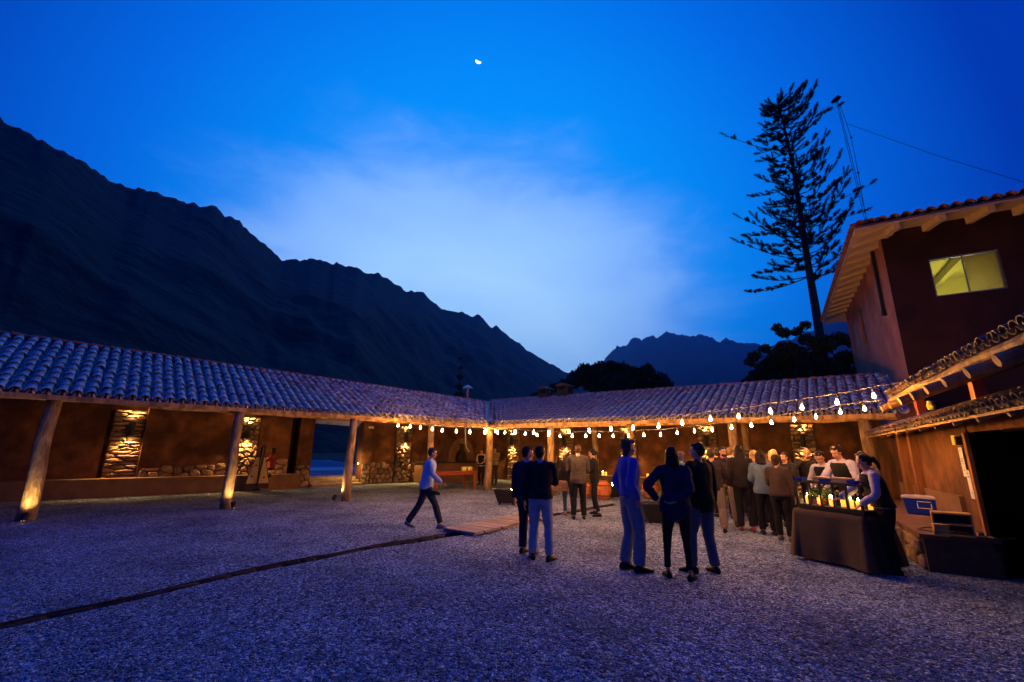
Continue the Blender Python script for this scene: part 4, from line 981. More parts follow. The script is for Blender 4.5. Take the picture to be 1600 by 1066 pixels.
# tall thin araucaria with upturned brush like tips
def araucaria():
    Y0 = 30.0
    tr = [atY(px, py, Y0) for px, py in ((1292, 600), (1284, 545), (1274, 480), (1262, 410), (1250, 330), (1239, 260), (1228, 210), (1217, 165))]
    base = Vector((tr[0].x + 0.4, Y0, 0)); t = thing('araucaria_pine', 'tall leaning pine with bare trunk and upturned brushy branches against the sky', 'tree', base); Mb = T(base)
    pts = [Vector((0, 0, -0.3))] + [p - base for p in tr]
    m = MB(); m.tube(pts, [0.34, 0.32, 0.29, 0.26, 0.22, 0.18, 0.13, 0.09, 0.04], 10)
    tufts = []; r = random.Random(4)
    def tr_at(py):
        for i in range(len(TY) - 1):
            if TY[i] >= py >= TY[i + 1]:
                k = (TY[i] - py) / (TY[i] - TY[i + 1]); return tr[i].lerp(tr[i + 1], k)
        return tr[-1]
    TY = [600, 545, 480, 410, 330, 260, 210, 165]
    # whorls: image height, left reach px, right reach px
    wh = [(432, 95, 70), (415, 60, 60), (398, 95, 75), (380, 70, 60), (372, 95, 80), (355, 60, 85), (338, 50, 60), (345, 85, 85), (322, 60, 65), (305, 45, 95), (288, 70, 90), (280, 40, 60), (262, 40, 45), (250, 55, 75), (236, 45, 40), (222, 55, 45), (210, 45, 50), (200, 50, 60), (190, 40, 45), (182, 35, 60), (174, 30, 40), (168, 20, 35), (163, 14, 25)]
    for py, lw, rw in wh:
        o = tr_at(py); nbr = 6
        for k in range(nbr):
            a = 2 * PI * k / nbr + r.uniform(-0.35, 0.35); ca = math.cos(a)
            reach = (rw if ca > 0 else lw) / F_PX * Y0 * 1.04 * r.uniform(0.6, 1.1)
            upk = r.uniform(0.0, 0.30) if ca < 0 else r.uniform(0.25, 0.55)
            d = Vector((ca, math.sin(a), 0)); P = []
            for q in range(6):
                s = q / 5; P.append(o + d * reach * s + Vector((0, 0, reach * (upk * s ** 2.6 * 1.1 - 0.05 * math.sin(PI * s)))))
            rel = [p - base for p in P]; m.tube(rel, [0.05, 0.04, 0.032, 0.025, 0.018, 0.01], 5)
            nt_ = max(3, int(reach * 2.5))
            for q in range(nt_):
                s = 0.25 + 0.75 * (q + r.random() * 0.6) / nt_; i0 = min(4, int(s * 5)); p = rel[i0].lerp(rel[i0 + 1], s * 5 - i0)
                dirv = (rel[i0 + 1] - rel[i0]).normalized(); sidev = dirv.cross(Vector((0, 0, 1))).normalized()
                tv = (dirv * r.uniform(0.5, 1.0) + sidev * r.uniform(-1.0, 1.0) + Vector((0, 0, r.uniform(0.25, 0.9)))).normalized(); ln = r.uniform(0.35, 0.75) * (0.75 + 0.35 * s)
                tufts.append((p, tv, ln))
            tufts.append((rel[-1] - (rel[-1] - rel[-2]) * 0.2, (rel[-1] - rel[-2]).normalized() + Vector((0, 0, 0.3)), r.uniform(0.45, 0.7)))
    # long solitary shoots
    for py, px2, py2 in ((235, 1135, 213), (195, 1312, 165), (330, 1362, 287), (320, 1322, 275), (168, 1256, 133), (300, 1285, 225), (345, 1352, 330), (372, 1155, 340), (405, 1152, 378)):
        o = tr_at(py) - base; e = atY(px2, py2, Y0 - r.uniform(-1.5, 1.5)) - base; mid = (o + e) / 2 - Vector((0, 0, 0.35))
        m.tube([o, o.lerp(mid, 0.5) - Vector((0, 0, 0.1)), mid, mid.lerp(e, 0.5), e], [0.04, 0.03, 0.025, 0.02, 0.012], 5)
        d = (e - mid).normalized(); tufts.append((e - d * 0.2, d + Vector((0, 0, 0.2)), 0.75))
        for q in range(5): 
            p = mid.lerp(e, r.uniform(0, 0.8)); tufts.append((p, d + Vector((r.uniform(-.5, .5), r.uniform(-.5, .5), 0.6)), 0.35))
    m.build('trunk', M_bark, t, True, M=Mb)
    V = []; Fq = []
    for p, d, ln in tufts:
        d = Vector(d).normalized(); u = d.orthogonal().normalized(); w = d.cross(u); nn = 26
        for k in range(nn):
            s = (k + 0.5) / nn; c = p + d * ln * s; rad = 0.15 * math.sin(PI * min(1, s * 0.8 + 0.15)) + 0.03; a = k * 2.4 + r.random()
            o_ = (u * math.cos(a) + w * math.sin(a)); q_ = (u * math.sin(a) - w * math.cos(a)) * 0.045
            b_ = len(V); V += [c - q_, c + q_, c + o_ * rad * 1.3 + d * 0.13]; Fq.append((b_, b_ + 1, b_ + 2))
    mobj('crown', npmesh('crown', [tuple(v) for v in V], Fq, M_needle), t, Mb)
araucaria()

# antenna mast with guy wires behind the house
mb_top = atY(1308, 158, 22.0); mb_bot = atY(1354, 345, 22.0)
ms = thing('lattice_mast', 'thin guyed mast topped by a small dark lamp head beside the pine', 'mast', (mb_bot.x, 22, 0)); base = Vector((mb_bot.x, 22, 0)); Mb = T(base)
dv = (mb_bot - mb_top).normalized(); bot = mb_bot + dv * 3
m = MB()
offs = [Vector((0.07 * math.cos(a), 0.07 * math.sin(a), 0)) for a in (0.3, 2.4, 4.5)]
for o_ in offs: m.tube([mb_top + o_ * 0.6 - base, bot + o_ - base], 0.013, 5)
L_ = (bot - mb_top).length
for k in range(int(L_ / 0.28)):
    c = mb_top - (mb_top - bot).normalized() * (0.28 * k); c2 = c + dv * 0.28
    m.tube([c + offs[k % 3] - base, c2 + offs[(k + 1) % 3] - base], 0.008, 4)
m.build('mast_lattice', M_iron, ms, M=Mb)
m = MB(); m.ell(mb_top - base + Vector((-0.05, 0, 0.1)), (0.32, 0.25, 0.13), 10, 6, Matrix.Rotation(-0.5, 3, 'Y')); m.box(mb_top - base + Vector((0.08, 0, 0.27)), (0.12, 0.1, 0.2)); m.build('lamp_head', M_iron, ms, M=Mb)
m = MB()
gp = [atY(1313, 165, 21.8), atY(1330, 215, 21.5), atY(1341, 270, 21.4), atY(1352, 335, 21.8)]
m.tube([p - base for p in gp], 0.014, 5)
for p in gp[1:3]: m.ell(p - base, (0.06, 0.06, 0.08), 6, 4)
m.tube([atY(1322, 193, 22) - base, atY(1460, 242, 20) - base, atY(1600, 285, 18) - base], 0.012, 5)
m.tube([atY(1310, 160, 22) - base, atY(1180, 215, 29) - base], 0.006, 4)
m.build('guy_wire', M_iron, ms, M=Mb)

# ---------------------------------------------------------------- people
def fuse(mb_, voxel, name, mtl, dec=None, smooth=2, fold=0.0, fs=9.0, seed=0, push=0.0):
    me = mb_.mesh('tmp'); o = bpy.data.objects.new('tmp', me); C.objects.link(o)
    r = o.modifiers.new('r', 'REMESH'); r.mode = 'VOXEL'; r.voxel_size = voxel; r.use_smooth_shade = True
    if smooth:
        s = o.modifiers.new('s', 'SMOOTH'); s.factor = 0.5; s.iterations = smooth
    if dec:
        d = o.modifiers.new('d', 'DECIMATE'); d.ratio = dec
    dg = bpy.context.evaluated_depsgraph_get(); out = bpy.data.meshes.new_from_object(o.evaluated_get(dg)); out.name = name
    bpy.data.objects.remove(o); bpy.data.meshes.remove(me)
    if fold or push:
        n = len(out.vertices); co = np.empty(n * 3, np.float32); out.vertices.foreach_get('co', co); co = co.reshape(-1, 3)
        no = np.empty(n * 3, np.float32); out.vertex_normals.foreach_get('vector', no); no = no.reshape(-1, 3)
        d = np.array([noise.noise(Vector((x * fs * 1.2 + seed, y * fs * 1.2, z * fs * 0.55))) + 0.5 * noise.noise(Vector((x * fs * 2.6, y * fs * 2.6 + seed, z * fs * 3.2))) for x, y, z in co]) * fold + push
        co += no * d[:, None].astype(np.float32); out.vertices.foreach_set('co', co.ravel()); out.update()
    out.materials.clear(); out.materials.append(mtl); out.polygons.foreach_set('use_smooth', [True] * len(out.polygons)); return out
def ik(a, b, l1, l2, hint):
    a = Vector(a); b = Vector(b); d = b - a; L = d.length; mx = (l1 + l2) * 0.995
    if L > mx: b = a + d * (mx / L); d = b - a; L = mx
    t = d / L; x = (l1 * l1 - l2 * l2 + L * L) / (2 * L); h = math.sqrt(max(0, l1 * l1 - x * x)); hv = Vector(hint); hv = hv - t * hv.dot(t)
    hv = hv.normalized() if hv.length > 1e-5 else t.orthogonal().normalized()
    return a + t * x + hv * h, b
def ringz(c, rx, ry, n=14, rot=0.0): return [Vector((c[0] + rx * math.cos(2 * PI * k / n), c[1] + ry * math.sin(2 * PI * k / n), c[2])) for k in range(n)]
def smoothpath(P, R_, k=4):
    P = [Vector(p) for p in P]; out = []; ro = []
    for i in range(len(P) - 1):
        p0 = P[max(i - 1, 0)]; p1 = P[i]; p2 = P[i + 1]; p3 = P[min(i + 2, len(P) - 1)]
        for j in range(k):
            t = j / k; t2, t3 = t * t, t * t * t
            c = 0.5 * ((2 * p1) + (p2 - p0) * t + (2 * p0 - 5 * p1 + 4 * p2 - p3) * t2 + (3 * p1 - p0 - 3 * p2 + p3) * t3)
            out.append(p1.lerp(p2, t).lerp(c, 0.6)); ro.append(R_[i] + (R_[i + 1] - R_[i]) * t)
    out.append(P[-1]); ro.append(R_[-1]); return out, ro
ARM = {  # wrist target (x outward, y forward, z), elbow hint (x outward, y, z), finger direction
    'down': ((0.27, 0.03, 0.83), (0.6, -1, 0), (0.0, 0.15, -1)),
    'pocket': ((0.215, 0.02, 0.92), (0.6, -1, 0), (-0.3, 0.25, -1)),
    'glass': ((0.13, 0.33, 1.17), (0.7, -0.5, -1), (-0.5, 0.75, 0.25)),
    'chest': ((0.05, 0.30, 1.24), (0.8, -0.3, -1), (-0.8, 0.4, 0.1)),
    'cross': ((-0.08, 0.24, 1.16), (1, 0.0, -0.8), (-1, 0.1, 0.1)),
    'waist': ((0.06, 0.24, 1.02), (1, -0.4, -0.6), (-0.9, 0.4, -0.1)),
    'back': ((0.0, -0.17, 1.0), (1, -0.5, 0), (-1, 0.0, -0.25)),
    'face': ((0.06, 0.22, 1.45), (1, 0.2, -0.8), (-0.5, 0.1, 0.8)),
    'reach': ((0.18, 0.50, 1.02), (0.6, -0.3, -0.9), (0, 1, -0.3)),
    'low': ((0.22, 0.34, 0.98), (0.8, -0.5, -0.6), (0, 0.8, -0.6)),
    'swingf': ((0.20, 0.30, 0.98), (0.5, -1, -0.5), (0, 0.6, -0.5)),
    'swingb': ((0.27, -0.22, 0.88), (0.4, -1, 0), (0, -0.2, -1)),
    'hip': ((0.24, 0.04, 1.0), (1, -0.6, 0), (-0.5, 0.5, -0.6)),
}
PMATS = {}
def cloth(col, rough=0.9):
    k = (tuple(col), rough)
    if k not in PMATS: PMATS[k] = mat('fabric', col, rough, 0.14, 14, 0.35, 90, dist=0.003, spec=0.2)
    return PMATS[k]
def person(label, loc, face, h=1.75, sex='m', top=(0.05, 0.05, 0.06), bottom=(0.05, 0.05, 0.06), shoe=(0.02, 0.015, 0.012), hair=(0.02, 0.013, 0.01), hs='short',
           arms=('down', 'down'), feet=((0.10, 0.02), (0.11, -0.03)), lean=(0, 0), hem=0.90, fat=1.0, legw=1.0, head=(0, 0), collar=None, sleeve=1.0, shoulder=1.0, near=False,
           skin=None, extras=(), foot_yaw=(0, 0), armover=None, seat=None, beard=None, vest=None, step=(0, 0)):
    """face: heading of the chest in degrees, 0 = +x of the world"""
    S = h / 1.75; M = T((loc[0], loc[1], 0)) @ RZ(math.radians(face - 90)) @ Matrix.Scale(S, 4)
    t = thing('person', label, 'person', M=T((loc[0], loc[1], 0)))
    fem = sex == 'f'; skm = M_skin if skin is None else cloth(skin, 0.5)
    def LN(z):   # offset of the body axis at height z because of the lean
        k = max(0, z - 0.92) / 0.55; return Vector((lean[0] * k, lean[1] * k, -0.28 * (lean[0] ** 2 + lean[1] ** 2) * k * k))
    sw = (0.175 if fem else 0.195) * shoulder
    hipz = 0.93
    body = MB(); topm = MB(); bot = MB(); shm = [MB(), MB()]
    W1 = (0.125 if fem else 0.148) * fat; CH_ = (0.155 if fem else 0.175) * (0.5 + 0.5 * fat); HP = (0.178 if fem else 0.168) * (0.6 + 0.4 * fat)
    TR = [(0.80, 0.11, 0.085), (0.86, HP * 0.95, 0.105), (0.93, HP, 0.115 * fat), (1.02, (HP + W1) / 2, 0.108 * fat), (1.10, W1, 0.10 * fat), (1.2, (W1 + CH_) / 2, 0.108 * (0.5 + fat / 2)), (1.31, CH_, 0.118), (1.38, CH_ * 1.0, 0.105), (1.43, CH_ * 0.78, 0.082), (1.465, 0.075, 0.062), (1.5, 0.055, 0.056)]
    def tr(z0, z1, infl, flare=0.0):
        zs = [q for q in TR if z0 <= q[0] <= z1]; rs = []
        lo = np.interp(z0, [q[0] for q in TR], range(len(TR)))
        def at(z): return [np.interp(z, [q[0] for q in TR], [q[i] for q in TR]) for i in (1, 2)]
        zz = sorted({z0, z1} | {q[0] for q in zs})
        for z in zz:
            rx, ry = at(z); fl = flare * max(0, (1.05 - z)); rs.append(ringz(LN(z) + Vector((0, 0, z)), rx + infl + fl, ry + infl + fl))
        return rs
    body.rings(tr(0.84, 1.5, -0.008))
    topm.rings(tr(hem, 1.455, 0.022, 0.05 if hem < 0.85 else 0.02))
    # legs
    seats = []
    for i, sd in enumerate((-1, 1)):
        hx = Vector((sd * 0.092, 0, hipz - 0.03)); fx, fy = feet[i]; lift = step[i]
        ank = Vector((sd * fx, fy, 0.085 + lift))
        if seat: hx.z = seat
        LL = 0.435 if seat else min(0.435, (ank - hx).length * 0.5035)
        kn, ank = ik(hx, ank, LL, LL, (sd * 0.12, 1, 0))
        P, R_ = smoothpath([hx, hx.lerp(kn, 0.45), kn, kn.lerp(ank, 0.4), ank], [0.085, 0.066 * (0.5 + 0.5 * min(1, legw)), 0.05 * (0.4 + 0.6 * min(1, legw)), 0.052 * min(1, legw), 0.036 * (0.3 + 0.7 * min(1, legw))]); body.tube(P, R_, 10)
        lw = legw; P, R_ = smoothpath([hx + Vector((0, 0, 0.03)), hx.lerp(kn, 0.45), kn, kn.lerp(ank, 0.45), ank + Vector((0, 0, 0.01 if lw > 0.8 else 0.05))], [0.105 * (0.6 + 0.4 * lw), 0.094 * (0.5 + 0.5 * lw), 0.074 * (0.4 + 0.6 * lw), 0.073 * lw, 0.066 * lw]); bot.tube(P, R_, 12)
        # foot and shoe
        ya = math.radians(foot_yaw[i]) * sd; fd = Vector((math.sin(ya), math.cos(ya), 0)); sdv = Vector((fd.y, -fd.x, 0))
        fl_ = 0.25 if fem else 0.27
        def footring(c, w, hh): return [c + sdv * w * math.cos(2 * PI * k / 10) + Vector((0, 0, hh * (0.5 + 0.5 * math.sin(2 * PI * k / 10)))) for k in range(10)]
        b0 = Vector((ank.x, ank.y, lift + 0.002)); pit = -0.35 if lift > 0.02 else 0
        fr_ = [(-0.075, 0.024, 0.06), (-0.055, 0.036, 0.085), (0.0, 0.040, 0.105), (0.06, 0.044, 0.075), (0.12, 0.047, 0.055), (fl_ - 0.08, 0.030, 0.035)]
        rr_ = [footring(b0 + fd * u + Vector((0, 0, u * pit)), w, hh) for u, w, hh in fr_]; shm[i].rings(rr_)
        body.rings([footring(b0 + fd * u + Vector((0, 0, u * pit)), w * 0.8, hh * 0.8) for u, w, hh in fr_])
    bot.rings(tr(0.82, 1.04, 0.014))
    # arms
    for i, sd in enumerate((-1, 1)):
        tgt, hint, fdir = ARM[arms[i]] if isinstance(arms[i], str) else arms[i]
        sh = LN(1.405) + Vector((sd * sw, -0.005, 1.405)); leanw = LN(min(1.45, max(0.95, tgt[2]))) if arms[i] not in ('down',) else LN(1.2) * 0.8
        wr = Vector((sd * tgt[0], tgt[1], tgt[2])) + leanw; el, wr = ik(sh, wr, 0.29, 0.255, (sd * hint[0], hint[1], hint[2]))
        inn = LN(1.41) + Vector((sd * sw * 0.45, 0, 1.415))
        P, R_ = smoothpath([inn, sh, sh.lerp(el, 0.5), el, el.lerp(wr, 0.45), wr], [0.05, 0.056, 0.046, 0.038, 0.036, 0.024]); body.tube(P, R_, 10)
        k = 6 if sleeve < 0.8 else len(P) - 1
        s_inf = 0.012 if not fem else 0.010
        if sleeve >= 0.8:
            P2, R2 = smoothpath([inn, sh, sh.lerp(el, 0.5), el, el.lerp(wr, 0.45), el.lerp(wr, 0.93)], [0.055, 0.064, 0.056, 0.050, 0.045, 0.035]); topm.tube(P2, [r + s_inf * 0.5 for r in R2], 10)
        else:
            P2, R2 = smoothpath([inn, sh, sh.lerp(el, 0.5), el.lerp(sh, 0.1)], [0.055, 0.064, 0.058, 0.056]); topm.tube(P2, R2, 10)
        # hand: palm, four fingers, thumb
        f = Vector((sd * fdir[0], fdir[1], fdir[2])).normalized(); sdv = f.cross(Vector((0, 0, 1))); sdv = sdv.normalized() if sdv.length > 0.2 else Vector((0, 1, 0)) - f * f.y
        sdv = sdv.normalized(); nn_ = sdv.cross(f).normalized()
        if abs(f.z) > 0.7: sdv = Vector((0, 1, 0)); sdv = (sdv - f * sdv.dot(f)).normalized(); nn_ = Vector((-sd, 0, 0)); nn_ = (nn_ - f * nn_.dot(f)).normalized()
        palm = []
        for u, w in ((-0.01, 0.024), (0.03, 0.036), (0.07, 0.042), (0.095, 0.038)):
            palm.append([wr + f * u + sdv * w * math.cos(2 * PI * q / 10) + nn_ * 0.014 * math.sin(2 * PI * q / 10) for q in range(10)])
        body.rings(palm)
        curl = 0.35 if arms[i] in ('down', 'swingb', 'pocket', 'reach', 'low') else 0.85
        for q, (o_, fl) in enumerate(((0.030, 0.072), (0.010, 0.08), (-0.010, 0.074), (-0.029, 0.058))):
            a = wr + f * 0.088 + sdv * o_; b = a + (f + nn_ * curl * 0.4).normalized() * fl * 0.45; c_ = b + (f + nn_ * curl * 1.3).normalized() * fl * 0.55
            body.tube([a - f * 0.02, a, b, c_], [0.009, 0.0095, 0.0088, 0.007], 6)
        a = wr + f * 0.03 + sdv * 0.03; body.tube([a, a + (f + sdv * 0.9 + nn_ * 0.3).normalized() * 0.035, a + (f * 1.3 + sdv * 0.7 + nn_ * 0.7).normalized() * 0.068], [0.012, 0.0105, 0.008], 6)
        if i == 1: HR = (wr.copy(), f.copy())
        else: HL = (wr.copy(), f.copy())
    # neck and head
    hb_ = LN(1.47) + Vector((0, 0.0, 1.47)); hc = LN(1.56) + Vector((0, 0.018, 1.612))
    Rh = Matrix.Rotation(math.radians(-head[0]), 3, 'Z') @ Matrix.Rotation(math.radians(head[1]), 3, 'X')
    for sd in (-1, 1):
        for q_ in (body, topm): q_.tube([hb_ + Vector((sd * 0.03, -0.01, 0.0)), LN(1.43) + Vector((sd * 0.11, -0.01, 1.43)), LN(1.41) + Vector((sd * (sw - 0.01), -0.005, 1.41))], [0.035, 0.042, 0.045] if q_ is body else [0.042, 0.05, 0.055], 8)
    body.tube([hb_ - Vector((0, 0.0, 0.05)), hb_ + Vector((0, 0.004, 0.04)), hc - Vector((0, 0.015, 0.04))], [0.06, 0.052, 0.052], 12)
    def HV(x, y, z): return hc + Rh @ Vector((x, y, z))
    body.ell(hc + Rh @ Vector((0, -0.012, 0.03)), (0.073, 0.092, 0.09), 18, 12, Rh)          # skull
    body.ell(hc + Rh @ Vector((0, 0.018, -0.035)), (0.056, 0.066, 0.078), 16, 10, Rh)      # face and jaw
    body.ell(hc + Rh @ Vector((0, 0.062, -0.088)), (0.022, 0.018, 0.018), 8, 6, Rh)       # chin
    body.tube([HV(0, 0.078, 0.012), HV(0, 0.098, -0.018), HV(0, 0.104, -0.034), HV(0, 0.085, -0.042)], [0.009, 0.012, 0.014, 0.010], 6)   # nose
    body.tube([HV(-0.04, 0.066, 0.03), HV(0, 0.082, 0.032), HV(0.04, 0.066, 0.03)], 0.010, 6)   # brow
    for sd in (-1, 1):
        body.ell(HV(sd * 0.072, -0.005, -0.005), (0.010, 0.020, 0.032), 8, 6, Rh)
        body.ell(HV(sd * 0.036, 0.055, -0.03), (0.02, 0.02, 0.02), 8, 6, Rh)
    bm_ = fuse(body, 0.0085 if near else 0.0105, 'body', skm, 0.35, 1)
    mobj('body', bm_, t, M)
    # eyes, lips
    for sd in (-1, 1):
        MB().ell(HV(sd * 0.03, 0.070, 0.008), (0.011, 0.009, 0.006), 8, 6, Rh).build('eye', cloth((0.03, 0.02, 0.02), 0.2), t, True, M=M)
    MB().ell(HV(0, 0.083, -0.064), (0.022, 0.007, 0.006), 8, 6, Rh).build('lips', cloth((0.30, 0.11, 0.09), 0.5), t, True, M=M)
    mobj('trousers', fuse(bot, 0.014, 'trousers', cloth(bottom), None, 2, 0.012, 7, len(label)), t, M)
    mobj('top', fuse(topm, 0.013, 'top', cloth(top), None, 2, 0.012, 8, len(label), 0.008), t, M)
    for i in (0, 1): mobj('shoe', fuse(shm[i], 0.012, 'shoe', cloth(shoe, 0.5), None, 1, 0, push=0.004), t, M)
    if vest:
        vm = MB(); vm.rings(tr(max(hem, 0.93), 1.435, 0.044)); 
        for sd in (-1, 1): vm.tube([LN(1.4) + Vector((sd * 0.11, 0.05, 1.38)), LN(1.43) + Vector((sd * 0.105, 0, 1.455)), LN(1.4) + Vector((sd * 0.11, -0.06, 1.38))], 0.05, 8)
        mobj('waistcoat', fuse(vm, 0.014, 'waistcoat', cloth(vest), None, 2, 0.004, 8, 3), t, M)
    if collar:
        cm = MB(); c0 = LN(1.46) + Vector((0, 0.003, 1.475)); n = 14
        cm.rings([[c0 + Vector(((0.062 + e) * math.cos(2 * PI * k / n), (0.060 + e) * math.sin(2 * PI * k / n), z + 0.012 * (1 if math.sin(2 * PI * k / n) < 0 else -0.6 * math.sin(2 * PI * k / n)))) for k in range(n)] for e, z in ((0.010, -0.02), (0.004, 0.016), (-0.003, 0.016), (0.0, -0.02))], cap=False)
        cm.build('collar', cloth(collar), t, True, M=M)
    # hair
    hmb = MB()
    if hs != 'bald':
        cut = hc + Rh @ Vector((0, 0, 0))
        hmb.ell(HV(0, -0.030, 0.034), (0.083, 0.094, 0.096), 18, 12, Rh)
        if hs in ('short', 'messy'):
            hmb.ell(HV(0, -0.05, -0.015), (0.070, 0.060, 0.065), 12, 8, Rh); hmb.ell(HV(0.0, 0.035, 0.082), (0.058, 0.042, 0.026), 12, 8, Rh)
            if hs == 'messy':
                hmb.ell(HV(0, -0.055, -0.04), (0.075, 0.055, 0.075), 12, 8, Rh); hmb.ell(HV(0.02, 0.04, 0.088), (0.055, 0.045, 0.033), 12, 8, Rh)
                for sd in (-1, 1): hmb.ell(HV(sd * 0.062, -0.015, -0.01), (0.022, 0.035, 0.045), 8, 6, Rh)
        elif hs == 'tied':
            hmb.ell(HV(0, -0.06, -0.01), (0.068, 0.055, 0.06), 12, 8, Rh); hmb.tube([HV(0, -0.10, 0.02), HV(0, -0.15, 0.01), HV(0, -0.15, -0.10), HV(0, -0.12, -0.2)], [0.03, 0.035, 0.03, 0.012], 8)
        elif hs in ('long', 'bob', 'vlong'):
            L_ = {'long': 0.30, 'bob': 0.17, 'vlong': 0.44}[hs]
            n = 14; rs = []
            for z, w, d, y in ((0.05, 0.085, 0.07, -0.03), (-0.02, 0.092, 0.075, -0.04), (-0.10, 0.10, 0.068, -0.052), (-0.10 - (L_ - 0.1) * 0.5, 0.108 if hs != 'vlong' else 0.085, 0.06, -0.075), (-L_, 0.08 if hs != 'vlong' else 0.045, 0.035, -0.09)):
                c = HV(0, y, z) if z > -0.11 else hc + Rh @ Vector((0, -0.055, -0.1)) + Vector((0, y + 0.055 - 0.01, z + 0.1)); rs.append([c + Vector((w * math.cos(2 * PI * k / n), d * math.sin(2 * PI * k / n), 0)) for k in range(n)])
            hmb.rings(rs)
            for sd in (-1, 1): hmb.tube([HV(sd * 0.05, 0.035, 0.085), HV(sd * 0.078, 0.03, 0.0), HV(sd * 0.082, 0.02, -0.09), HV(sd * 0.085, 0.03, -L_ * 0.8)], [0.024, 0.022, 0.024, 0.014], 8)
            hmb.ell(HV(0.0, 0.02, 0.088), (0.06, 0.05, 0.024), 12, 8, Rh)
        mobj('hair', fuse(hmb, 0.011, 'hair', cloth(hair, 0.6), None, 1, 0.010, 26, 5), t, M)
    else:
        hmb.ell(HV(0, -0.055, 0.0), (0.077, 0.052, 0.045), 12, 8, Rh); mobj('hair', fuse(hmb, 0.011, 'hair', cloth(hair, 0.8), None, 1, 0.003, 26, 5), t, M)
    if beard:
        bb = MB(); bb.ell(HV(0, 0.034, -0.072), (0.057, 0.056, 0.040), 14, 8, Rh); mobj('beard', fuse(bb, 0.009, 'beard', cloth(beard, 0.8), None, 1, 0.004, 40, 2), t, M)
    if 'belt' in extras:
        MB().rings(tr(0.985, 1.02, 0.020)).build('belt', cloth((0.015, 0.012, 0.01), 0.4), t, True, M=M)
    return t, M, HL, HR, hc
def wine_glass(M, wr, f, label, fill=(0.35, 0.06, 0.02), kind_='glass'):
    p = M @ (wr + f * 0.09 + Vector((0, 0.02, -0.01))); t = thing('drinking_glass', label, 'glass', p); Mg = T(p)
    MB().lathe([(0.03, -0.09), (0.031, -0.087), (0.004, -0.08), (0.004, 0.0), (0.028, 0.02), (0.038, 0.06), (0.033, 0.11)], n=14, cap=False).build('bowl', M_glass, t, True, M=Mg)
    MB().lathe([(0.004, 0.006), (0.026, 0.024), (0.034, 0.055)], n=12).build('drink', cloth(fill, 0.2), t, True, M=Mg)

DK = (0.012, 0.013, 0.018)
def PY(px, y): v = atY(px, 760, y); return (v.x, y)
def GP(px, py): v = G(px, py); return (v.x, v.y)
# near groups
person_args = []
p = person('man in a pale blue jacket striding across the gravel with a camera', GP(663, 825), 5, 1.68, 'm', top=(0.36, 0.50, 0.72), bottom=(0.03, 0.032, 0.045), shoe=(0.12, 0.14, 0.18), hair=(0.09, 0.06, 0.05), arms=('waist', 'low'), feet=((0.09, -0.38), (0.09, 0.36)), step=(0.03, 0), hem=0.84, fat=1.12, lean=(0, 0.07), head=(0, -8), near=True, shoulder=1.0)
cmt = thing('camera', 'black camera hanging at the thigh of the man in the pale blue jacket', 'camera', M=p[1])
MB().box((0.17, 0.16, 0.76), (0.075, 0.14, 0.10)).build('body', M_black, cmt, M=p[1], bevel=0.01)
MB().tube([(0.17, 0.22, 0.76), (0.17, 0.32, 0.74)], 0.04, 12).build('lens', M_black, cmt, True, M=p[1])
MB().tube([(0.17, 0.15, 0.80), (0.21, 0.18, 1.05), (0.20, 0.12, 1.35), (0.12, 0.02, 1.49)], 0.014, 6, 0.3).build('strap', M_black, cmt, M=p[1])
person('man in a dark navy suit with pale collar, turned towards his companion in grey jeans', GP(824, 866), 62, 1.72, 'm', top=(0.010, 0.014, 0.04), bottom=(0.010, 0.013, 0.035), hair=(0.025, 0.015, 0.012), arms=('down', 'waist'), head=(58, -6), collar=(0.35, 0.42, 0.6), hem=0.80, fat=1.0, near=True)
p = person('man in a dark sweater and light grey jeans seen from behind holding a drink', GP(845, 876), 80, 1.73, 'm', top=(0.008, 0.009, 0.016), bottom=(0.27, 0.30, 0.36), shoe=(0.02, 0.015, 0.012), hair=(0.015, 0.011, 0.01), arms=('down', 'chest'), feet=((0.13, 0.03), (0.14, -0.05)), foot_yaw=(20, 25), head=(12, 0), hem=0.92, fat=1.05, legw=1.0, near=True, collar=(0.35, 0.42, 0.6))
wine_glass(p[1], p[3][0], p[3][1], 'small glass held at the chest by the man in the dark sweater', (0.4, 0.15, 0.03))
person('woman with dark hair, jeans and tan boots behind the man in the grey blazer', GP(889, 806), 100, 1.60, 'f', top=(0.02, 0.015, 0.015), bottom=(0.05, 0.09, 0.16), shoe=(0.32, 0.15, 0.05), hair=(0.03, 0.02, 0.015), hs='long', arms=('down', 'waist'), hem=0.78, legw=0.75)
bg_ = G(880, 806); bag = thing('handbag', 'patterned handbag on a thin strap beside the tan boots woman', 'bag', (bg_.x - 0.06, bg_.y - 0.1, 0)); Mb = T((bg_.x - 0.06, bg_.y - 0.1, 0))
MB().rings([[(a * w, b * d, z) for a, b in ((-1, -.6), (-.6, -1), (.6, -1), (1, -.6), (1, .6), (.6, 1), (-.6, 1), (-1, .6))] for z, w, d in ((0.62, 0.19, 0.06), (0.66, 0.20, 0.08), (0.84, 0.17, 0.07), (0.88, 0.12, 0.03))]).build('body', mat('patterned_fabric', (0.25, 0.14, 0.08), 0.8, 0.6, 25, 0.3, 60), bag, M=Mb, bevel=0.01)
MB().box((0, 0, 0.64), (0.37, 0.15, 0.05)).build('base', cloth((0.4, 0.18, 0.05), 0.6), bag, M=Mb, bevel=0.01)
MB().tube([(-0.13, 0, 0.86), (-0.05, 0, 1.1), (0.07, 0.05, 1.32), (0.14, 0.08, 1.4)], 0.009, 6).build('strap', M_black, bag, M=Mb)
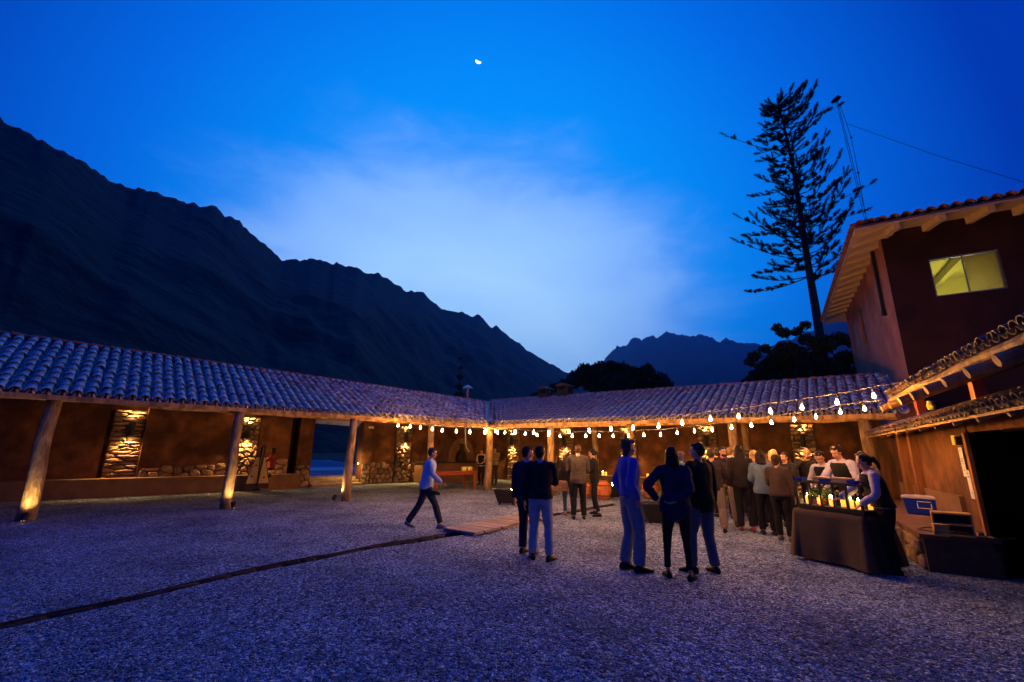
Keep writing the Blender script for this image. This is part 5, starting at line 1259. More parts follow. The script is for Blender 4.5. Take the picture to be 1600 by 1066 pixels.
person('man in a grey blazer and black trousers seen from behind', GP(905, 812), 85, 1.80, 'm', top=(0.07, 0.058, 0.052), bottom=(0.010, 0.010, 0.014), hair=(0.06, 0.035, 0.02), arms=('waist', 'waist'), feet=((0.13, 0.0), (0.12, 0.06)), hem=0.82, fat=1.0, collar=(0.5, 0.35, 0.3))
person('woman in a black leather jacket facing left with one leg stretched out', GP(931, 805), 165, 1.70, 'f', top=(0.012, 0.012, 0.014), bottom=(0.012, 0.013, 0.016), hair=(0.015, 0.012, 0.01), hs='tied', arms=('chest', 'down'), feet=((0.30, -0.10), (0.16, 0.02)), hem=0.95, legw=0.72, head=(20, -14), foot_yaw=(10, 10), lean=(0, 0.03))
person('tall man in a blue shirt and grey trousers in profile, hand in his pocket', GP(990, 892), 8, 1.84, 'm', top=(0.06, 0.09, 0.42), bottom=(0.17, 0.18, 0.24), shoe=(0.02, 0.012, 0.01), hair=(0.10, 0.06, 0.04), hs='messy', arms=('pocket', 'pocket'), feet=((0.10, -0.08), (0.11, 0.04)), hem=0.97, fat=1.0, legw=1.15, near=True, extras=('belt',), collar=(0.06, 0.09, 0.42))
person('woman with very long dark hair and slim black trousers, hand behind her back', GP(1063, 905), 75, 1.73, 'f', top=(0.014, 0.017, 0.045), bottom=(0.006, 0.006, 0.008), shoe=(0.012, 0.012, 0.014), hair=(0.008, 0.006, 0.006), hs='vlong', arms=('hip', 'back'), feet=((0.15, 0.02), (0.13, -0.08)), hem=0.76, fat=1.12, legw=0.66, near=True, foot_yaw=(15, 25))
person('man in a black jacket and blue grey jeans beside the long haired woman', GP(1106, 896), 118, 1.80, 'm', top=(0.006, 0.006, 0.008), bottom=(0.075, 0.085, 0.15), shoe=(0.01, 0.01, 0.012), hair=(0.01, 0.008, 0.007), arms=('waist', 'down'), feet=((0.17, 0.10), (0.10, -0.05)), hem=0.80, fat=1.08, near=True, foot_yaw=(20, 15), head=(-25, 0))
# crowd at the bar
person('person in denim jacket and dark scarf seen between the long haired woman and her companion', GP(1072, 806), 140, 1.66, 'f', top=(0.06, 0.10, 0.2), bottom=DK, hair=(0.03, 0.02, 0.06), hs='bob', arms=('chest', 'chest'))
person('person with reddish hair far behind the long haired woman', GP(1064, 800), 200, 1.62, 'f', top=(0.05, 0.03, 0.03), bottom=DK, hair=(0.10, 0.04, 0.02), hs='bob', arms=('down', 'down'))
person('man in khaki trousers and dark jacket mostly hidden behind the black jacket man', GP(1122, 832), 60, 1.73, 'm', top=(0.03, 0.022, 0.028), bottom=(0.22, 0.17, 0.13), hair=(0.05, 0.03, 0.02), arms=('down', 'glass'), feet=((0.15, 0.0), (0.14, 0.0)), legw=1.15, hem=0.86)
p = person('bearded man in a dark blazer over a pink shirt, khaki trousers, holding a glass', GP(1140, 821), 250, 1.80, 'm', top=(0.035, 0.018, 0.03), bottom=(0.24, 0.19, 0.15), hair=(0.02, 0.012, 0.01), arms=('glass', 'chest'), feet=((0.14, 0.05), (0.12, -0.04)), hem=0.90, beard=(0.03, 0.018, 0.012), collar=(0.35, 0.04, 0.10), head=(-35, -4))
wine_glass(p[1], p[2][0], p[2][1], 'red drink held up by the bearded man in the pink shirt', (0.5, 0.06, 0.03))
person('man in a pale blue shirt seen from behind, left of the dark haired woman', GP(1152, 811), 60, 1.79, 'm', top=(0.38, 0.45, 0.62), bottom=DK, hair=(0.12, 0.07, 0.04), arms=('waist', 'glass'), sleeve=1.0, hem=0.93, head=(20, 0))
person('woman in a long dark coat with red sandals and dark hair over her shoulders', GP(1168, 830), 70, 1.82, 'f', top=(0.02, 0.015, 0.016), bottom=(0.015, 0.014, 0.02), shoe=(0.25, 0.04, 0.03), hair=(0.010, 0.008, 0.007), hs='long', arms=('down', 'waist'), hem=0.86, fat=1.1)
person('man with dark hair half hidden between the coat woman and the blonde', GP(1178, 808), 80, 1.72, 'm', top=DK, bottom=DK, arms=('down', 'down'))
person('blonde woman in a rust red top', GP(1190, 822), 60, 1.72, 'f', top=(0.16, 0.035, 0.02), bottom=DK, hair=(0.42, 0.25, 0.10), hs='bob', arms=('waist', 'waist'), hem=0.85)
person('woman in a washed denim shirt with dark shoulder length hair seen from behind', GP(1202, 836), 72, 1.70, 'f', top=(0.13, 0.20, 0.27), bottom=(0.010, 0.010, 0.014), shoe=(0.02, 0.02, 0.02), hair=(0.014, 0.010, 0.009), hs='bob', arms=('waist', 'waist'), hem=0.84, fat=1.0)
person('blonde person of whom only the hair shows behind the brown jacket woman', GP(1222, 822), 80, 1.74, 'f', top=(0.1, 0.08, 0.07), bottom=DK, hair=(0.50, 0.33, 0.14), hs='bob', arms=('waist', 'waist'))
person('short haired woman in a brown puffer jacket at the end of the bar', GP(1228, 845), 45, 1.63, 'f', top=(0.05, 0.034, 0.032), bottom=(0.008, 0.008, 0.010), shoe=(0.12, 0.09, 0.08), hair=(0.03, 0.017, 0.012), hs='messy', arms=('waist', 'down'), hem=0.88, fat=1.12, head=(10, 0))
person('man in a dark plum jacket standing behind the bearded man', GP(1127, 808), 120, 1.76, 'm', top=(0.05, 0.02, 0.04), bottom=DK, hair=(0.03, 0.02, 0.015), arms=('waist', 'down'))
person('woman with brown bob and grey cardigan deep in the queue', GP(1210, 812), 95, 1.66, 'f', top=(0.09, 0.09, 0.10), bottom=DK, hair=(0.07, 0.04, 0.02), hs='bob', arms=('chest', 'down'))
person('guest in a black coat between the brown jacket woman and the bald man', GP(1240, 824), 215, 1.68, 'm', top=(0.015, 0.014, 0.018), bottom=DK, hair=(0.02, 0.012, 0.01), arms=('chest', 'waist'), head=(15, -8))
person('guest in a teal shirt half hidden at the head of the queue', GP(1160, 802), 60, 1.74, 'm', top=(0.03, 0.09, 0.10), bottom=(0.03, 0.03, 0.04), hair=(0.05, 0.03, 0.02), arms=('glass', 'down'))
# behind the bar
bz = G(1272, 800)
person('bald bearded man in a black sweater behind the bar raising a hand to his face', PY(1268, 10.7), 232, 1.78, 'm', top=(0.018, 0.016, 0.015), bottom=DK, hair=(0.06, 0.04, 0.03), hs='bald', beard=(0.10, 0.06, 0.04), arms=('low', 'face'), fat=1.15, head=(-5, -14), skin=(0.48, 0.24, 0.15))
person('dark haired barman in a black waistcoat bowing low over the bar', PY(1304, 9.0), 200, 1.72, 'm', top=(0.45, 0.44, 0.5), vest=(0.012, 0.012, 0.015), bottom=DK, arms=('reach', 'low'), lean=(0, 0.24), head=(0, -30))
person('tall barman in a lavender shirt and black waistcoat pouring a drink', PY(1332, 8.3), 188, 1.82, 'm', top=(0.42, 0.40, 0.55), vest=(0.012, 0.012, 0.015), bottom=DK, arms=('low', 'reach'), lean=(0, 0.16), head=(0, -22))
person('dark haired waitress behind the nearest bar worker against the post', PY(1362, 8.2), 195, 1.70, 'f', top=(0.10, 0.09, 0.1), vest=(0.012, 0.012, 0.015), bottom=DK, hs='long', hair=(0.01, 0.008, 0.007), arms=('low', 'low'), lean=(0, 0.10), head=(0, -15))
person('waitress in a lavender blouse and black waistcoat leaning on the near end of the bar', PY(1376, 6.85), 158, 1.66, 'f', top=(0.40, 0.36, 0.48), vest=(0.010, 0.010, 0.013), bottom=(0.006, 0.006, 0.008), hs='tied', hair=(0.012, 0.008, 0.007), arms=('low', 'reach'), lean=(0, 0.13), head=(0, -26), near=True, hem=0.94)
# waiters far back by the counter, harpist
person('waiter in a white shirt and black waistcoat far back beside the corner post', (-1.40, 22.2), 250, 1.66, 'm', top=(0.55, 0.48, 0.36), vest=DK, bottom=DK, sleeve=0.5, arms=('waist', 'waist'))
person('man in an olive jacket with crossed arms far back right of the corner post', (-0.78, 22.3), 262, 1.76, 'm', top=(0.20, 0.15, 0.07), bottom=(0.03, 0.028, 0.03), arms=('cross', 'cross'))

# ---------------------------------------------------------------- props
def candle(P, lab, r=0.035, h=0.10, lit=True, grp=None, e=1.0):
    M = T(P); t = thing('candle', lab, 'candle', grp and None, group=grp, M=M) if False else thing('candle', lab, 'candle', group=grp, M=M)
    MB().lathe([(r * 0.95, 0), (r, 0.01), (r, h), (r * 0.6, h - 0.008)], n=12).build('wax', M_wax, t, True, M=M)
    if lit: MB().lathe([(0.003, h), (0.010, h + 0.012), (0.008, h + 0.03), (0.001, h + 0.05)], n=8).build('flame', M_flame, t, True, M=M)
    return t
def onBp(px, p, z): a = C0 + nB * p; v = onplane(px, 740, a.xy, (a + uB).xy); v.z = z; return v
for i, (px, lit, lb) in enumerate(((942, 1, 'bright candle on the ledge behind the leather jacket woman'), (946.5, 0, 'unlit candle just right of the bright candle on the ledge'), (1012, 0, 'pale candle on the ledge, the left of two, behind the man in the blue shirt'), (1021, 0, 'pale candle on the ledge, the right of two, near the orange jar'), (1029, 1, 'lit candle on the ledge beside the long haired woman'), (1112, 1, 'lit candle on the ledge seen past the black jacket man'))):
    candle(onBp(px, 5.05, 0.52), lb, 0.055, 0.16, lit)
# clay jars
def jar(P, lab, s=1.0):
    t = thing('clay_jar', lab, 'jar', P, group='ribbed terracotta jars'); m = MB(); n = 28
    prof = [(0.10, 0), (0.17, 0.03), (0.26, 0.18), (0.29, 0.34), (0.27, 0.48), (0.20, 0.58), (0.15, 0.61), (0.16, 0.64), (0.12, 0.63)]
    m.rings([[(r * s * (1 + 0.035 * (k % 2)) * math.cos(2 * PI * k / n), r * s * (1 + 0.035 * (k % 2)) * math.sin(2 * PI * k / n), z * s) for k in range(n)] for r, z in prof]); m.build('body', M_pot, t, M=T(P))
    m2 = MB(); 
    for z, r in ((0.14, 0.245), (0.48, 0.275)): m2.lathe([(r * s + 0.004, z * s), (r * s + 0.014, z * s + 0.01), (r * s + 0.004, z * s + 0.02)], n=28, cap=False)
    m2.build('band', M_iron, t, M=T(P))
jar(G(942.5, 781), 'ribbed terracotta jar right of the leather jacket woman', 0.98); jar(G(1017, 779), 'ribbed terracotta jar between the blue shirt man and the long haired woman', 1.0); jar(G(914, 778), 'terracotta jar seen between the legs of the blazer man and the leather jacket woman', 0.8)
def firepit(P, ang, lab, L=1.1, W_=0.6, H_=0.42, fl=1):
    M = T(P) @ RZ(ang); t = thing('fire_box', lab, 'fire pit', group='black steel fire boxes', M=M)
    a, b = L / 2, W_ / 2; k = 0.72; th = 0.012
    o = [[(sx * a * f, sy * b * f, z) for sx, sy in ((-1, -1), (1, -1), (1, 1), (-1, 1))] for f, z in ((k, 0.05), (1, H_), (0.94, H_), (k * 0.92, H_ - 0.10))]
    MB().rings(o).build('body', M_black, t, M=M)
    for sx in (-1, 1):
        for sy in (-1, 1): MB().box((sx * a * 0.62, sy * b * 0.6, 0.035), (0.06, 0.06, 0.075)).build('leg', M_black, t, M=M)
    for i in range(9): stone_block(0.13, 0.13, 0.09, i + 60).build('lava_rock', M_iron, t, M=M @ T((-a * 0.6 + (i % 5) * a * 0.3, -b * 0.3 + (i // 5) * b * 0.5, H_ - 0.08)))
    for i in range(fl): MB().lathe([(0.004, 0), (0.022, 0.04), (0.016, 0.09), (0.002, 0.15)], n=8).build('flame', M_flame, t, True, M=M @ T((a * 0.1 + i * 0.18, -b * 0.1, H_ - 0.04)))
P = G(797, 788); firepit(P, -0.08, 'black tapered fire box left of the man in the navy suit with a small flame', 1.0, 0.5, 0.44, 1)
P = G(957, 778); firepit(P + Vector((0, 0.2, 0)), 0.0, 'black fire box behind the blue shirt man with two small flames', 0.95, 0.5, 0.42, 2)
P = G(1032, 818); firepit(P + Vector((0.1, 0.2, 0)), 0.0, 'black fire box with pale top between the blue shirt man and the long haired woman', 1.1, 0.6, 0.44, 0)
# red table with cups
tp = G(741, 765); t = thing('red_table', 'long red varnished wooden table under the veranda', 'table', tp); Mt = T(tp) @ RZ(math.atan2(uA.y, uA.x) + PI)
MB().box((-0.95, 0.35, 0.735), (2.1, 0.85, 0.045)).build('table_top', M_redwood, t, M=Mt, bevel=0.005); MB().box((-0.95, 0.35, 0.66), (1.9, 0.7, 0.09)).build('apron', M_redwood, t, M=Mt)
for x, y in ((0.0, 0.0), (0.0, 0.7), (-1.9, 0.0), (-1.9, 0.7)): MB().box((x, y, 0.35), (0.09, 0.09, 0.70)).build('leg', M_redwood, t, M=Mt)
M_cup = mat('yellow_enamel', (0.62, 0.58, 0.10), 0.4, 0.05, 6, 0, spec=0.5)
for i, dx in enumerate((-0.52, -0.36, -0.2, -0.06)):
    P = Mt @ Vector((dx, 0.15 + (i % 2) * 0.08, 0.76)); M = T(P)
    t = thing('cup', ('yellow cup at the left end of the row on the red table', 'second yellow cup from the left on the red table', 'third yellow cup from the left on the red table', 'yellow cup at the right end of the red table row')[i], 'cup', group='yellow cups on the red table', M=M)
    MB().lathe([(0.05, 0), (0.062, 0.02), (0.068, 0.15), (0.062, 0.15), (0.055, 0.03)], n=14).build('body', M_cup, t, True, M=M)
    MB().tube([(0.06, 0, 0.12), (0.10, 0, 0.11), (0.10, 0, 0.06), (0.06, 0, 0.045)], 0.008, 6).build('handle', M_cup, t, True, M=M)
# iron lattice rack near the wall and an iron stand left of it
def rack(P, lab, w, h, nx, nz, ang=0):
    M = T(P) @ RZ(ang); t = thing('iron_rack', lab, 'rack', M=M)
    for i in range(nx + 1): MB().box((-w / 2 + w * i / nx, 0, h / 2), (0.03, 0.25, h)).build('upright', M_iron, t, M=M)
    for i in range(nz + 1): MB().box((0, 0, 0.1 + (h - 0.12) * i / nz), (w, 0.25, 0.03)).build('shelf', M_iron, t, M=M)
rack(onBp(872, 4.5, 0) * 1, 'black iron lattice rack right of the man in the navy sweater', 0.62, 1.3, 4, 5)
a = onAp(715, 735, 4.9); a.z = 0; rack(a, 'tall dark iron stand against the wall behind the red table', 0.55, 1.9, 1, 3, -0.7)
# wall arch boxes: small white switches on the adobe
for i, (px, py, lb) in enumerate(((580, 668, 'small pale sign plate high on the wall right of the gate'),)):
    v = onAp(px, py, 5.48); M = FA @ T(((v - C0).dot(-uA), 5.47, v.z)); MB().box((0, 0, 0), (0.26, 0.02, 0.1)).build('wall_plate', M_white, M=M)
    tag(bpy.data.objects['wall_plate'], lb, 'sign')
# harp with seated player
hp_ = onAp(400, 768, 4.45); M = T((hp_.x, hp_.y, 0)) @ RZ(math.radians(35)); t = thing('harp', 'large pale fronted harp standing by the dark bench', 'harp', M=M)
M_harp = mat('spruce_soundboard', (0.50, 0.34, 0.14), 0.5, 0.12, 3, 0.1, stretch=(6, 1, 1)); M_hd = mat('dark_harp_wood', (0.035, 0.015, 0.01), 0.4, 0.2, 4, 0.1)
MB().rings([[(-w, 0.0, z), (w, 0.0, z), (w * 0.7, d, z), (-w * 0.7, d, z)] for z, w, d in ((0.10, 0.40, 0.42), (0.30, 0.385, 0.40), (1.25, 0.16, 0.16))]).build('sound_box', M_hd, t, M=M)
MB().rings([[(-w, -0.012, z), (w, -0.012, z), (w, -0.002, z), (-w, -0.002, z)] for z, w in ((0.30, 0.375), (1.24, 0.15))]).build('soundboard', M_harp, t, M=M)
MB().box((0, -0.03, 0.76), (0.05, 0.03, 0.98)).build('string_rib', M_hd, t, M=M)
MB().tube([(0, -0.05, 1.2), (0.0, -0.12, 1.62), (0.02, -0.42, 1.72), (0.03, -0.75, 1.60)], [0.04, 0.05, 0.045, 0.035], 8).build('neck', M_hd, t, True, M=M)
MB().tube([(0.03, -0.75, 1.60), (0, -0.40, 0.85), (0, -0.04, 0.20)], [0.03, 0.03, 0.03], 8).build('pillar', M_hd, t, True, M=M)
for x, z in ((-0.22, 0.55), (0.2, 0.5), (-0.12, 0.95)): MB().tube([(x, -0.014, z), (x, -0.02, z)], 0.035, 12).build('sound_hole', M_hd, t, M=M)
m = MB()
for i in range(18):
    k = i / 17; m.tube([(0, -0.05, 0.35 + 0.85 * k), (0.02, -0.72 + 0.62 * k, 1.60 + 0.04 * math.sin(PI * k))], 0.002, 3)
s_ = m.build('strings', M_cable, t, M=M); s_['kind'] = 'stuff'
v = onAp(420, 760, 4.9); 
person('harp player in red and white seated on the bench, half hidden by the harp', (v.x, v.y), 215, 1.62, 'f', top=(0.20, 0.03, 0.03), bottom=(0.03, 0.02, 0.02), hair=(0.01, 0.01, 0.01), hs='long', arms=('reach', 'reach'), feet=((0.12, 0.42), (0.12, 0.46)), seat=0.60, skin=(0.40, 0.22, 0.15))

# ---------------------------------------------------------------- bar table
q0 = G(1240, 794, 0.76); q1 = G(1349, 808, 0.76)
bx = Vector((q0.x, q0.y, 0)); bdir = Vector((q1.x - q0.x, q1.y - q0.y, 0)).normalized(); bn = Vector((-bdir.y, bdir.x, 0))
Mb_ = frame(bx, bdir, bn); LX, LY, HZ = (q1 - q0).length, 0.62, 0.75
t = thing('bar_table', 'bar table hidden under a brown cloth carrying the iron candle rack', 'table', M=Mb_)
MB().box((LX / 2, LY / 2, HZ - 0.02), (LX - 0.06, LY - 0.06, 0.04)).build('table_top', M_wood, t, M=Mb_)
for x in (0.12, LX - 0.12):
    for y in (0.1, LY - 0.1): MB().box((x, y, HZ / 2 - 0.02), (0.08, 0.08, HZ - 0.04)).build('leg', M_wood, t, M=Mb_)
def drape():
    V = []; per = []; n = 34
    for k in range(n): per.append((LX * k / n, 0))
    n2 = 60
    for k in range(n2): per.append((LX, LY * k / n2))
    for k in range(n): per.append((LX * (1 - k / n), LY))
    for k in range(n2): per.append((0, LY * (1 - k / n2)))
    N = len(per); rows = 9; m = MB(); rs = []
    for r in range(rows):
        f = r / (rows - 1); ring = []
        for k, (x, y) in enumerate(per):
            cx, cy_ = (x - LX / 2) / (LX / 2), (y - LY / 2) / (LY / 2); out = Vector((cx if abs(cx) > 0.98 else 0, cy_ if abs(cy_) > 0.98 else 0, 0))
            if out.length: out.normalize()
            s = k / N * 2 * (LX + LY)
            amp = 0.035 * f; w = amp * (math.sin(s * 13.0) + 0.6 * math.sin(s * 23 + 1.3)); corner = (abs(cx) > 0.94 and abs(cy_) > 0.98)
            hemz = 0.01
            z = HZ + 0.012 - (HZ - (0.02 + (hemz if y < 0.01 else 0.04))) * f
            p = Vector((x, y, z)) + out * (0.012 + 0.05 * f + w + (0.05 * f if corner else 0)); ring.append(Mb_ @ p)
        rs.append(ring)
    m.rings(rs, cap=False); m.f.append(tuple(range(N))[::-1]); return m
tag(drape().build('tablecloth', M_cloth, None, True), 'brown cloth draped to the ground over the bar table', 'tablecloth')
# iron candle stand on the table's near end
HW = LX - 0.04
st_ = thing('candle_rack', 'black iron rack with slanted uprights on the near end of the bar table', 'rack', M=Mb_)
Z0_ = HZ + 0.016
MB().box((LX / 2, 0.25, Z0_ + 0.04), (HW, 0.36, 0.07)).build('tray', M_black, st_, M=Mb_, bevel=0.006)
for i in range(6):
    x = 0.04 + i * (HW - 0.04) / 5
    MB().box((x, 0.085, Z0_ + 0.24), (0.03, 0.03, 0.34)).build('upright', M_black, st_, M=Mb_)
MB().box((LX / 2, 0.085, Z0_ + 0.42), (HW + 0.02, 0.035, 0.03)).build('top_rail', M_black, st_, M=Mb_); MB().box((LX / 2, 0.42, Z0_ + 0.42), (HW + 0.02, 0.035, 0.03)).build('top_rail', M_black, st_, M=Mb_)
for x in (0.03, LX - 0.03): 
    MB().box((x, 0.25, Z0_ + 0.42), (0.03, 0.34, 0.03)).build('side_rail', M_black, st_, M=Mb_); MB().box((x, 0.42, Z0_ + 0.24), (0.03, 0.03, 0.34)).build('upright', M_black, st_, M=Mb_)
M_blue = mat('blue_plastic', (0.004, 0.03, 0.42), 0.5, 0.08, 6, 0.05, spec=0.2)
for i, x in enumerate((0.1, 0.5, 0.92)):
    M = Mb_ @ T((x, 0.12, Z0_ + 0.436)); tb = thing('blue_tray', ('blue box on the candle rack nearest the brown jacket woman', 'blue box in the middle of the candle rack', 'blue box on the candle rack nearest the waitress')[i], 'box', group='blue boxes on the candle rack', M=M)
    MB().rings([[(a * w, b * w * 1.2, z) for a, b in ((-1, -1), (1, -1), (1, 1), (-1, 1))] for z, w in ((0, 0.045), (0.05, 0.062), (0.05, 0.056), (0.012, 0.04))]).build('body', M_blue, tb, M=M)
names = ['bright candle at the left end of the iron rack', 'thin candle second from the left in the iron rack', 'tall candle third from the left in the iron rack', 'candle behind the second upright of the rack', 'stout candle in the middle of the rack', 'candle right of the middle of the rack', 'candle before the fourth upright of the rack', 'pillar candle near the right end of the rack', 'candle at the right end of the rack beside the waitress']
for i, (x, y, r, h, lit) in enumerate(((0.13, 0.2, 0.035, 0.12, 1), (0.24, 0.3, 0.025, 0.10, 0), (0.33, 0.22, 0.025, 0.14, 1), (0.42, 0.32, 0.028, 0.11, 1), (0.52, 0.2, 0.036, 0.11, 1), (0.62, 0.3, 0.032, 0.10, 0), (0.78, 0.22, 0.035, 0.12, 1), (0.90, 0.2, 0.034, 0.11, 1), (1.0, 0.3, 0.03, 0.10, 0))):
    candle(Mb_ @ Vector((x, y, Z0_ + 0.076)), names[i], r, h, lit)
# greenery, bottles, jars, glasses, paper roll behind
pl = thing('potted_herbs', 'small green plants standing behind the candles', 'plant', M=Mb_ @ T((0.12, 0.52, Z0_)))
MB().lathe([(0.07, 0), (0.09, 0.12), (0.08, 0.12)], n=12).build('pot', M_pot, pl, M=Mb_ @ T((0.12, 0.52, Z0_)))
M_herb = mat('herb_leaves', (0.07, 0.13, 0.03), 0.7, 0.4, 9, 0)
V, Fq = leaf_cloud([(0, 0, 0.24, 0.13), (0.15, 0, 0.22, 0.1), (0.4, 0.02, 0.2, 0.1)], 500, 0.028, 3); mobj('foliage', npmesh('foliage', V, Fq, M_herb), pl, Mb_ @ T((0.12, 0.52, Z0_)))
bl_ = ('green bottle behind the rack, closest to the herbs', 'clear bottle behind the rack left of centre', 'green bottle behind the rack at its centre', 'clear bottle behind the rack right of centre', 'brown bottle behind the rack near the waitress')
for i, x in enumerate((0.42, 0.55, 0.68, 0.82, 0.97)):
    M = Mb_ @ T((x, 0.53, Z0_)); b_ = thing('bottle', bl_[i], 'bottle', group='bottles standing behind the candle rack', M=M)
    MB().lathe([(0.036, 0), (0.038, 0.01), (0.038, 0.17), (0.014, 0.22), (0.014, 0.28)], n=12).build('glass_body', M_gglass if i % 2 == 0 else M_glass, b_, True, M=M); MB().lathe([(0.016, 0.27), (0.016, 0.30)], n=10).build('stopper', M_wood, b_, M=M)
M = Mb_ @ T((0.52, 0.33, Z0_ + 0.436)); b_ = thing('wooden_box', 'long pale wooden box lying on top of the candle rack', 'box', M=M)
MB().box((0, 0, 0.03), (0.62, 0.16, 0.06)).build('body', M_plank, b_, M=M, bevel=0.006); MB().box((0, 0, 0.068), (0.64, 0.18, 0.014)).build('lid', M_harp, b_, M=M)
for i, (x, y, lb) in enumerate(((0.72, 0.55, 'stemmed glass behind the rack towards the waitress'), (0.02, 0.5, 'stemmed glass at the far end of the bar table'))):
    M = Mb_ @ T((x, y, Z0_ + 0.0)); g_ = thing('wine_glass', lb, 'glass', group='stemmed glasses on the bar', M=M)
    MB().lathe([(0.034, 0), (0.034, 0.003), (0.004, 0.008), (0.004, 0.08), (0.03, 0.10), (0.04, 0.14), (0.034, 0.19)], n=14, cap=False).build('bowl', M_glass, g_, True, M=M)

# ---------------------------------------------------------------- things on and by the right bench
def onCb(px, py, z): return G(px, py, z)
P = G(1455, 806, 0.52); M = T((P.x + 0.02, P.y + 0.12, 0.52)) @ RZ(math.radians(-52)); t = thing('cool_box', 'blue cool box with white lid on the stone bench', 'cooler', M=M)
MB().rings([[(a * w, b * d, z) for a, b in ((-1, -1), (1, -1), (1, 1), (-1, 1))] for z, w, d in ((0, 0.24, 0.15), (0.02, 0.25, 0.16), (0.30, 0.285, 0.185))]).build('body', M_blue, t, M=M, bevel=0.012)
MB().box((0, 0, 0.325), (0.60, 0.40, 0.05)).build('lid', mat('white_plastic', (0.55, 0.52, 0.55), 0.4, 0.05, 6, 0.05), t, M=M, bevel=0.015)
m = MB()
for c, d in (((0.03, -0.178, 0.25), (0.20, 0.012, 0.012)), ((0.03, -0.165, 0.13), (0.20, 0.012, 0.012)), ((-0.07, -0.172, 0.19), (0.012, 0.012, 0.13)), ((0.13, -0.172, 0.19), (0.012, 0.012, 0.13))): m.box(c, d)
m.build('label_frame', M_white, t, M=M); MB().tube([(0.17, -0.15, 0.05), (0.17, -0.19, 0.05)], 0.018, 8).build('drain_plug', M_white, t, M=M)
P = G(1500, 838, 0.52); M = T((P.x + 0.02, P.y + 0.1, 0.52)) @ RZ(math.radians(-40)); t = thing('wooden_crate', 'yellowish open wooden crate standing on its side right of the cool box', 'crate', M=M)
M_crate = mat('pale_crate_wood', (0.55, 0.34, 0.09), 0.7, 0.2, 5, 0.2, 20)
for z in (0.012, 0.155, 0.30): MB().box((0, 0, z), (0.42, 0.28, 0.022)).build('board', M_crate, t, M=M)
for x in (-0.205, 0.205): MB().box((x, 0, 0.156), (0.018, 0.28, 0.28)).build('board', M_crate, t, M=M)
MB().box((0, 0.135, 0.156), (0.39, 0.012, 0.26)).build('back_board', M_wood, t, M=M)
P2 = G(1470, 838, 0.52); M = T((P2.x + 0.02, P2.y, 0.52)) @ RZ(-0.7); t = thing('napkin_stack', 'stack of yellow folded boxes leaning beside the cool box', 'boxes', M=M)
for k in range(3): MB().box((0, 0, 0.03 + k * 0.055), (0.16, 0.12, 0.05)).build('carton', M_crate, t, M=M @ RZ(0.1 * k))
# black tub with glasses
P = G(1520, 893); M = T((P.x, P.y, 0)) @ RZ(math.radians(-58)); t = thing('black_tub', 'large black tub on legs in front of the bench holding upturned glasses', 'tub', M=M)
MB().rings([[(math.copysign(abs(math.cos(a)) ** 0.6, math.cos(a)) * w, math.copysign(abs(math.sin(a)) ** 0.6, math.sin(a)) * d, z) for a in [2 * PI * k / 20 for k in range(20)]] for z, w, d in ((0.0, 0.42, 0.24), (0.02, 0.44, 0.26), (0.50, 0.50, 0.31), (0.53, 0.52, 0.33), (0.53, 0.48, 0.29), (0.44, 0.46, 0.27))]).build('body', M_black, t, M=M)
for i in range(6):
    Mg = M @ T((-0.05 + (i % 3) * 0.12, -0.06 + (i // 3) * 0.14, 0.442)); g_ = thing('tumbler', ('upturned glass in the black tub, front row, nearest the lemon', 'upturned glass in the black tub, front row, middle', 'upturned glass in the black tub, front row, nearest the doorway', 'upturned glass in the black tub, back row, nearest the lemon', 'upturned glass in the black tub, back row, middle', 'upturned glass in the black tub, back row, nearest the doorway')[i], 'glass', group='glasses in the black tub', M=Mg)
    MB().lathe([(0.036, 0), (0.030, 0.11), (0.026, 0.11), (0.032, 0.0)], n=12, cap=False).build('glass_body', M_glass, g_, True, M=Mg)
Mg = M @ T((-0.28, 0.02, 0.442)); g_ = thing('lemon', 'yellow lemon lying in the black tub left of the glasses', 'fruit', M=Mg); MB().ell((0, 0, 0.035), (0.05, 0.035, 0.035), 12, 8).build('peel', M_cup, g_, True, M=Mg)
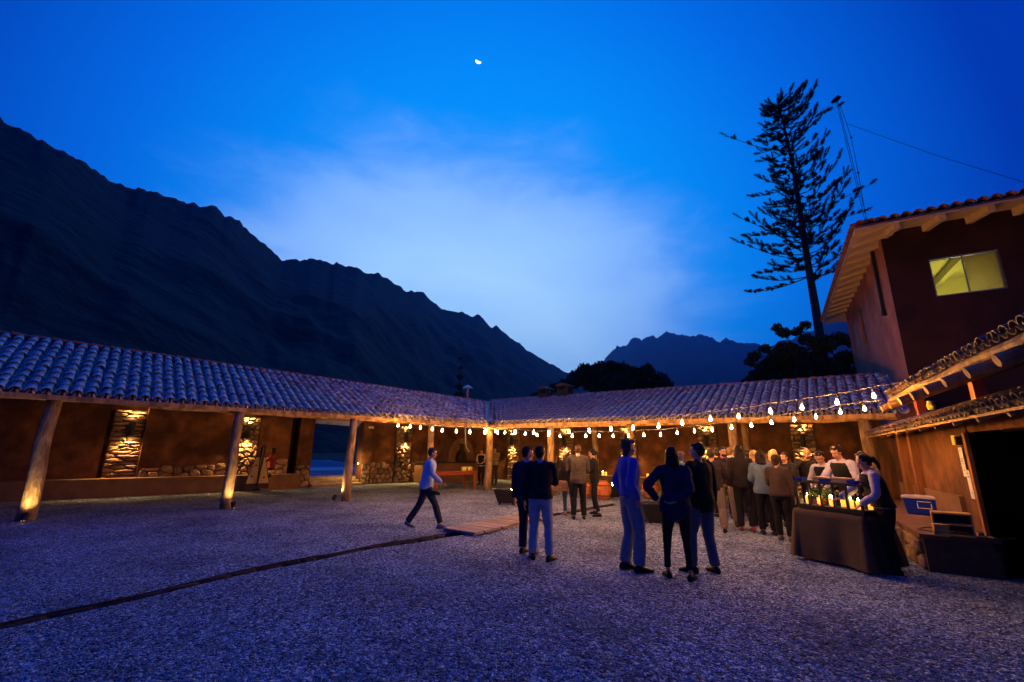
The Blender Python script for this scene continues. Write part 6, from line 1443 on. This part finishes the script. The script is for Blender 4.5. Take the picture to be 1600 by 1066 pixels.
# paper notices and small box on the clay wall
def wall_note(px, py, w, h, lab, rows):
    a = W(FC, 0, -0.03); b = W(FC, 1, -0.03); v = onplane(px, py, a.xy, b.xy); x = (v - OC).dot(uC); M = FC @ T((x, -0.035, v.z)); t = thing('paper_notice', lab, 'notice', M=M)
    MB().box((0, 0, 0), (w, 0.004, h)).build('sheet', M_white, t, M=M)
    for (zx, zz, ww, hh) in rows: MB().box((zx * w, -0.003, zz * h), (ww * w, 0.002, hh * h)).build('print_line', M_ink, t, M=M)
wall_note(1505, 722, 0.16, 0.44, 'upper white paper notice with a few dark lines beside the doorway', ((-0.05, 0.38, 0.5, 0.03), (0, 0.12, 0.6, 0.02), (0, 0.07, 0.55, 0.02), (0, 0.02, 0.6, 0.02), (0.05, -0.06, 0.4, 0.02), (0, -0.28, 0.1, 0.05)))
wall_note(1517, 757, 0.16, 0.42, 'lower white paper notice hanging under the first beside the doorway', ((-0.1, 0.38, 0.3, 0.03), (0, 0.26, 0.5, 0.03), (0, -0.3, 0.1, 0.06)))
a = W(FC, 0, -0.06); b = W(FC, 1, -0.06); v = onplane(1494, 688, a.xy, b.xy); x = (v - OC).dot(uC); M = FC @ T((x, -0.06, v.z)); t = thing('wall_box', 'small yellow lit sensor box high on the clay wall above the notices', 'box', M=M)
MB().box((0, 0, 0), (0.15, 0.08, 0.15)).build('body', M_cup, t, M=M, bevel=0.01); MB().box((0.11, 0, -0.01), (0.07, 0.09, 0.13)).build('switch', M_black, t, M=M, bevel=0.01)
# small yellow jug and cup under the lean-to
a = W(FC, 0, 0.2); b = W(FC, 1, 0.2); v = onplane(1454, 634, a.xy, b.xy); x = (v - OC).dot(uC); M = FC @ T((x, 0.2, v.z)); t = thing('ceramic_jug', 'small yellowish jug and cup on the ledge above the canopy', 'jug', M=M)
MB().lathe([(0.05, -0.08), (0.07, 0.0), (0.045, 0.07), (0.055, 0.09)], n=12).build('body', M_cup, t, True, M=M); MB().lathe([(0.03, -0.08), (0.045, -0.02), (0.04, 0.0)], (0.14, 0, 0), 12).build('cup', M_cup, t, True, M=M)
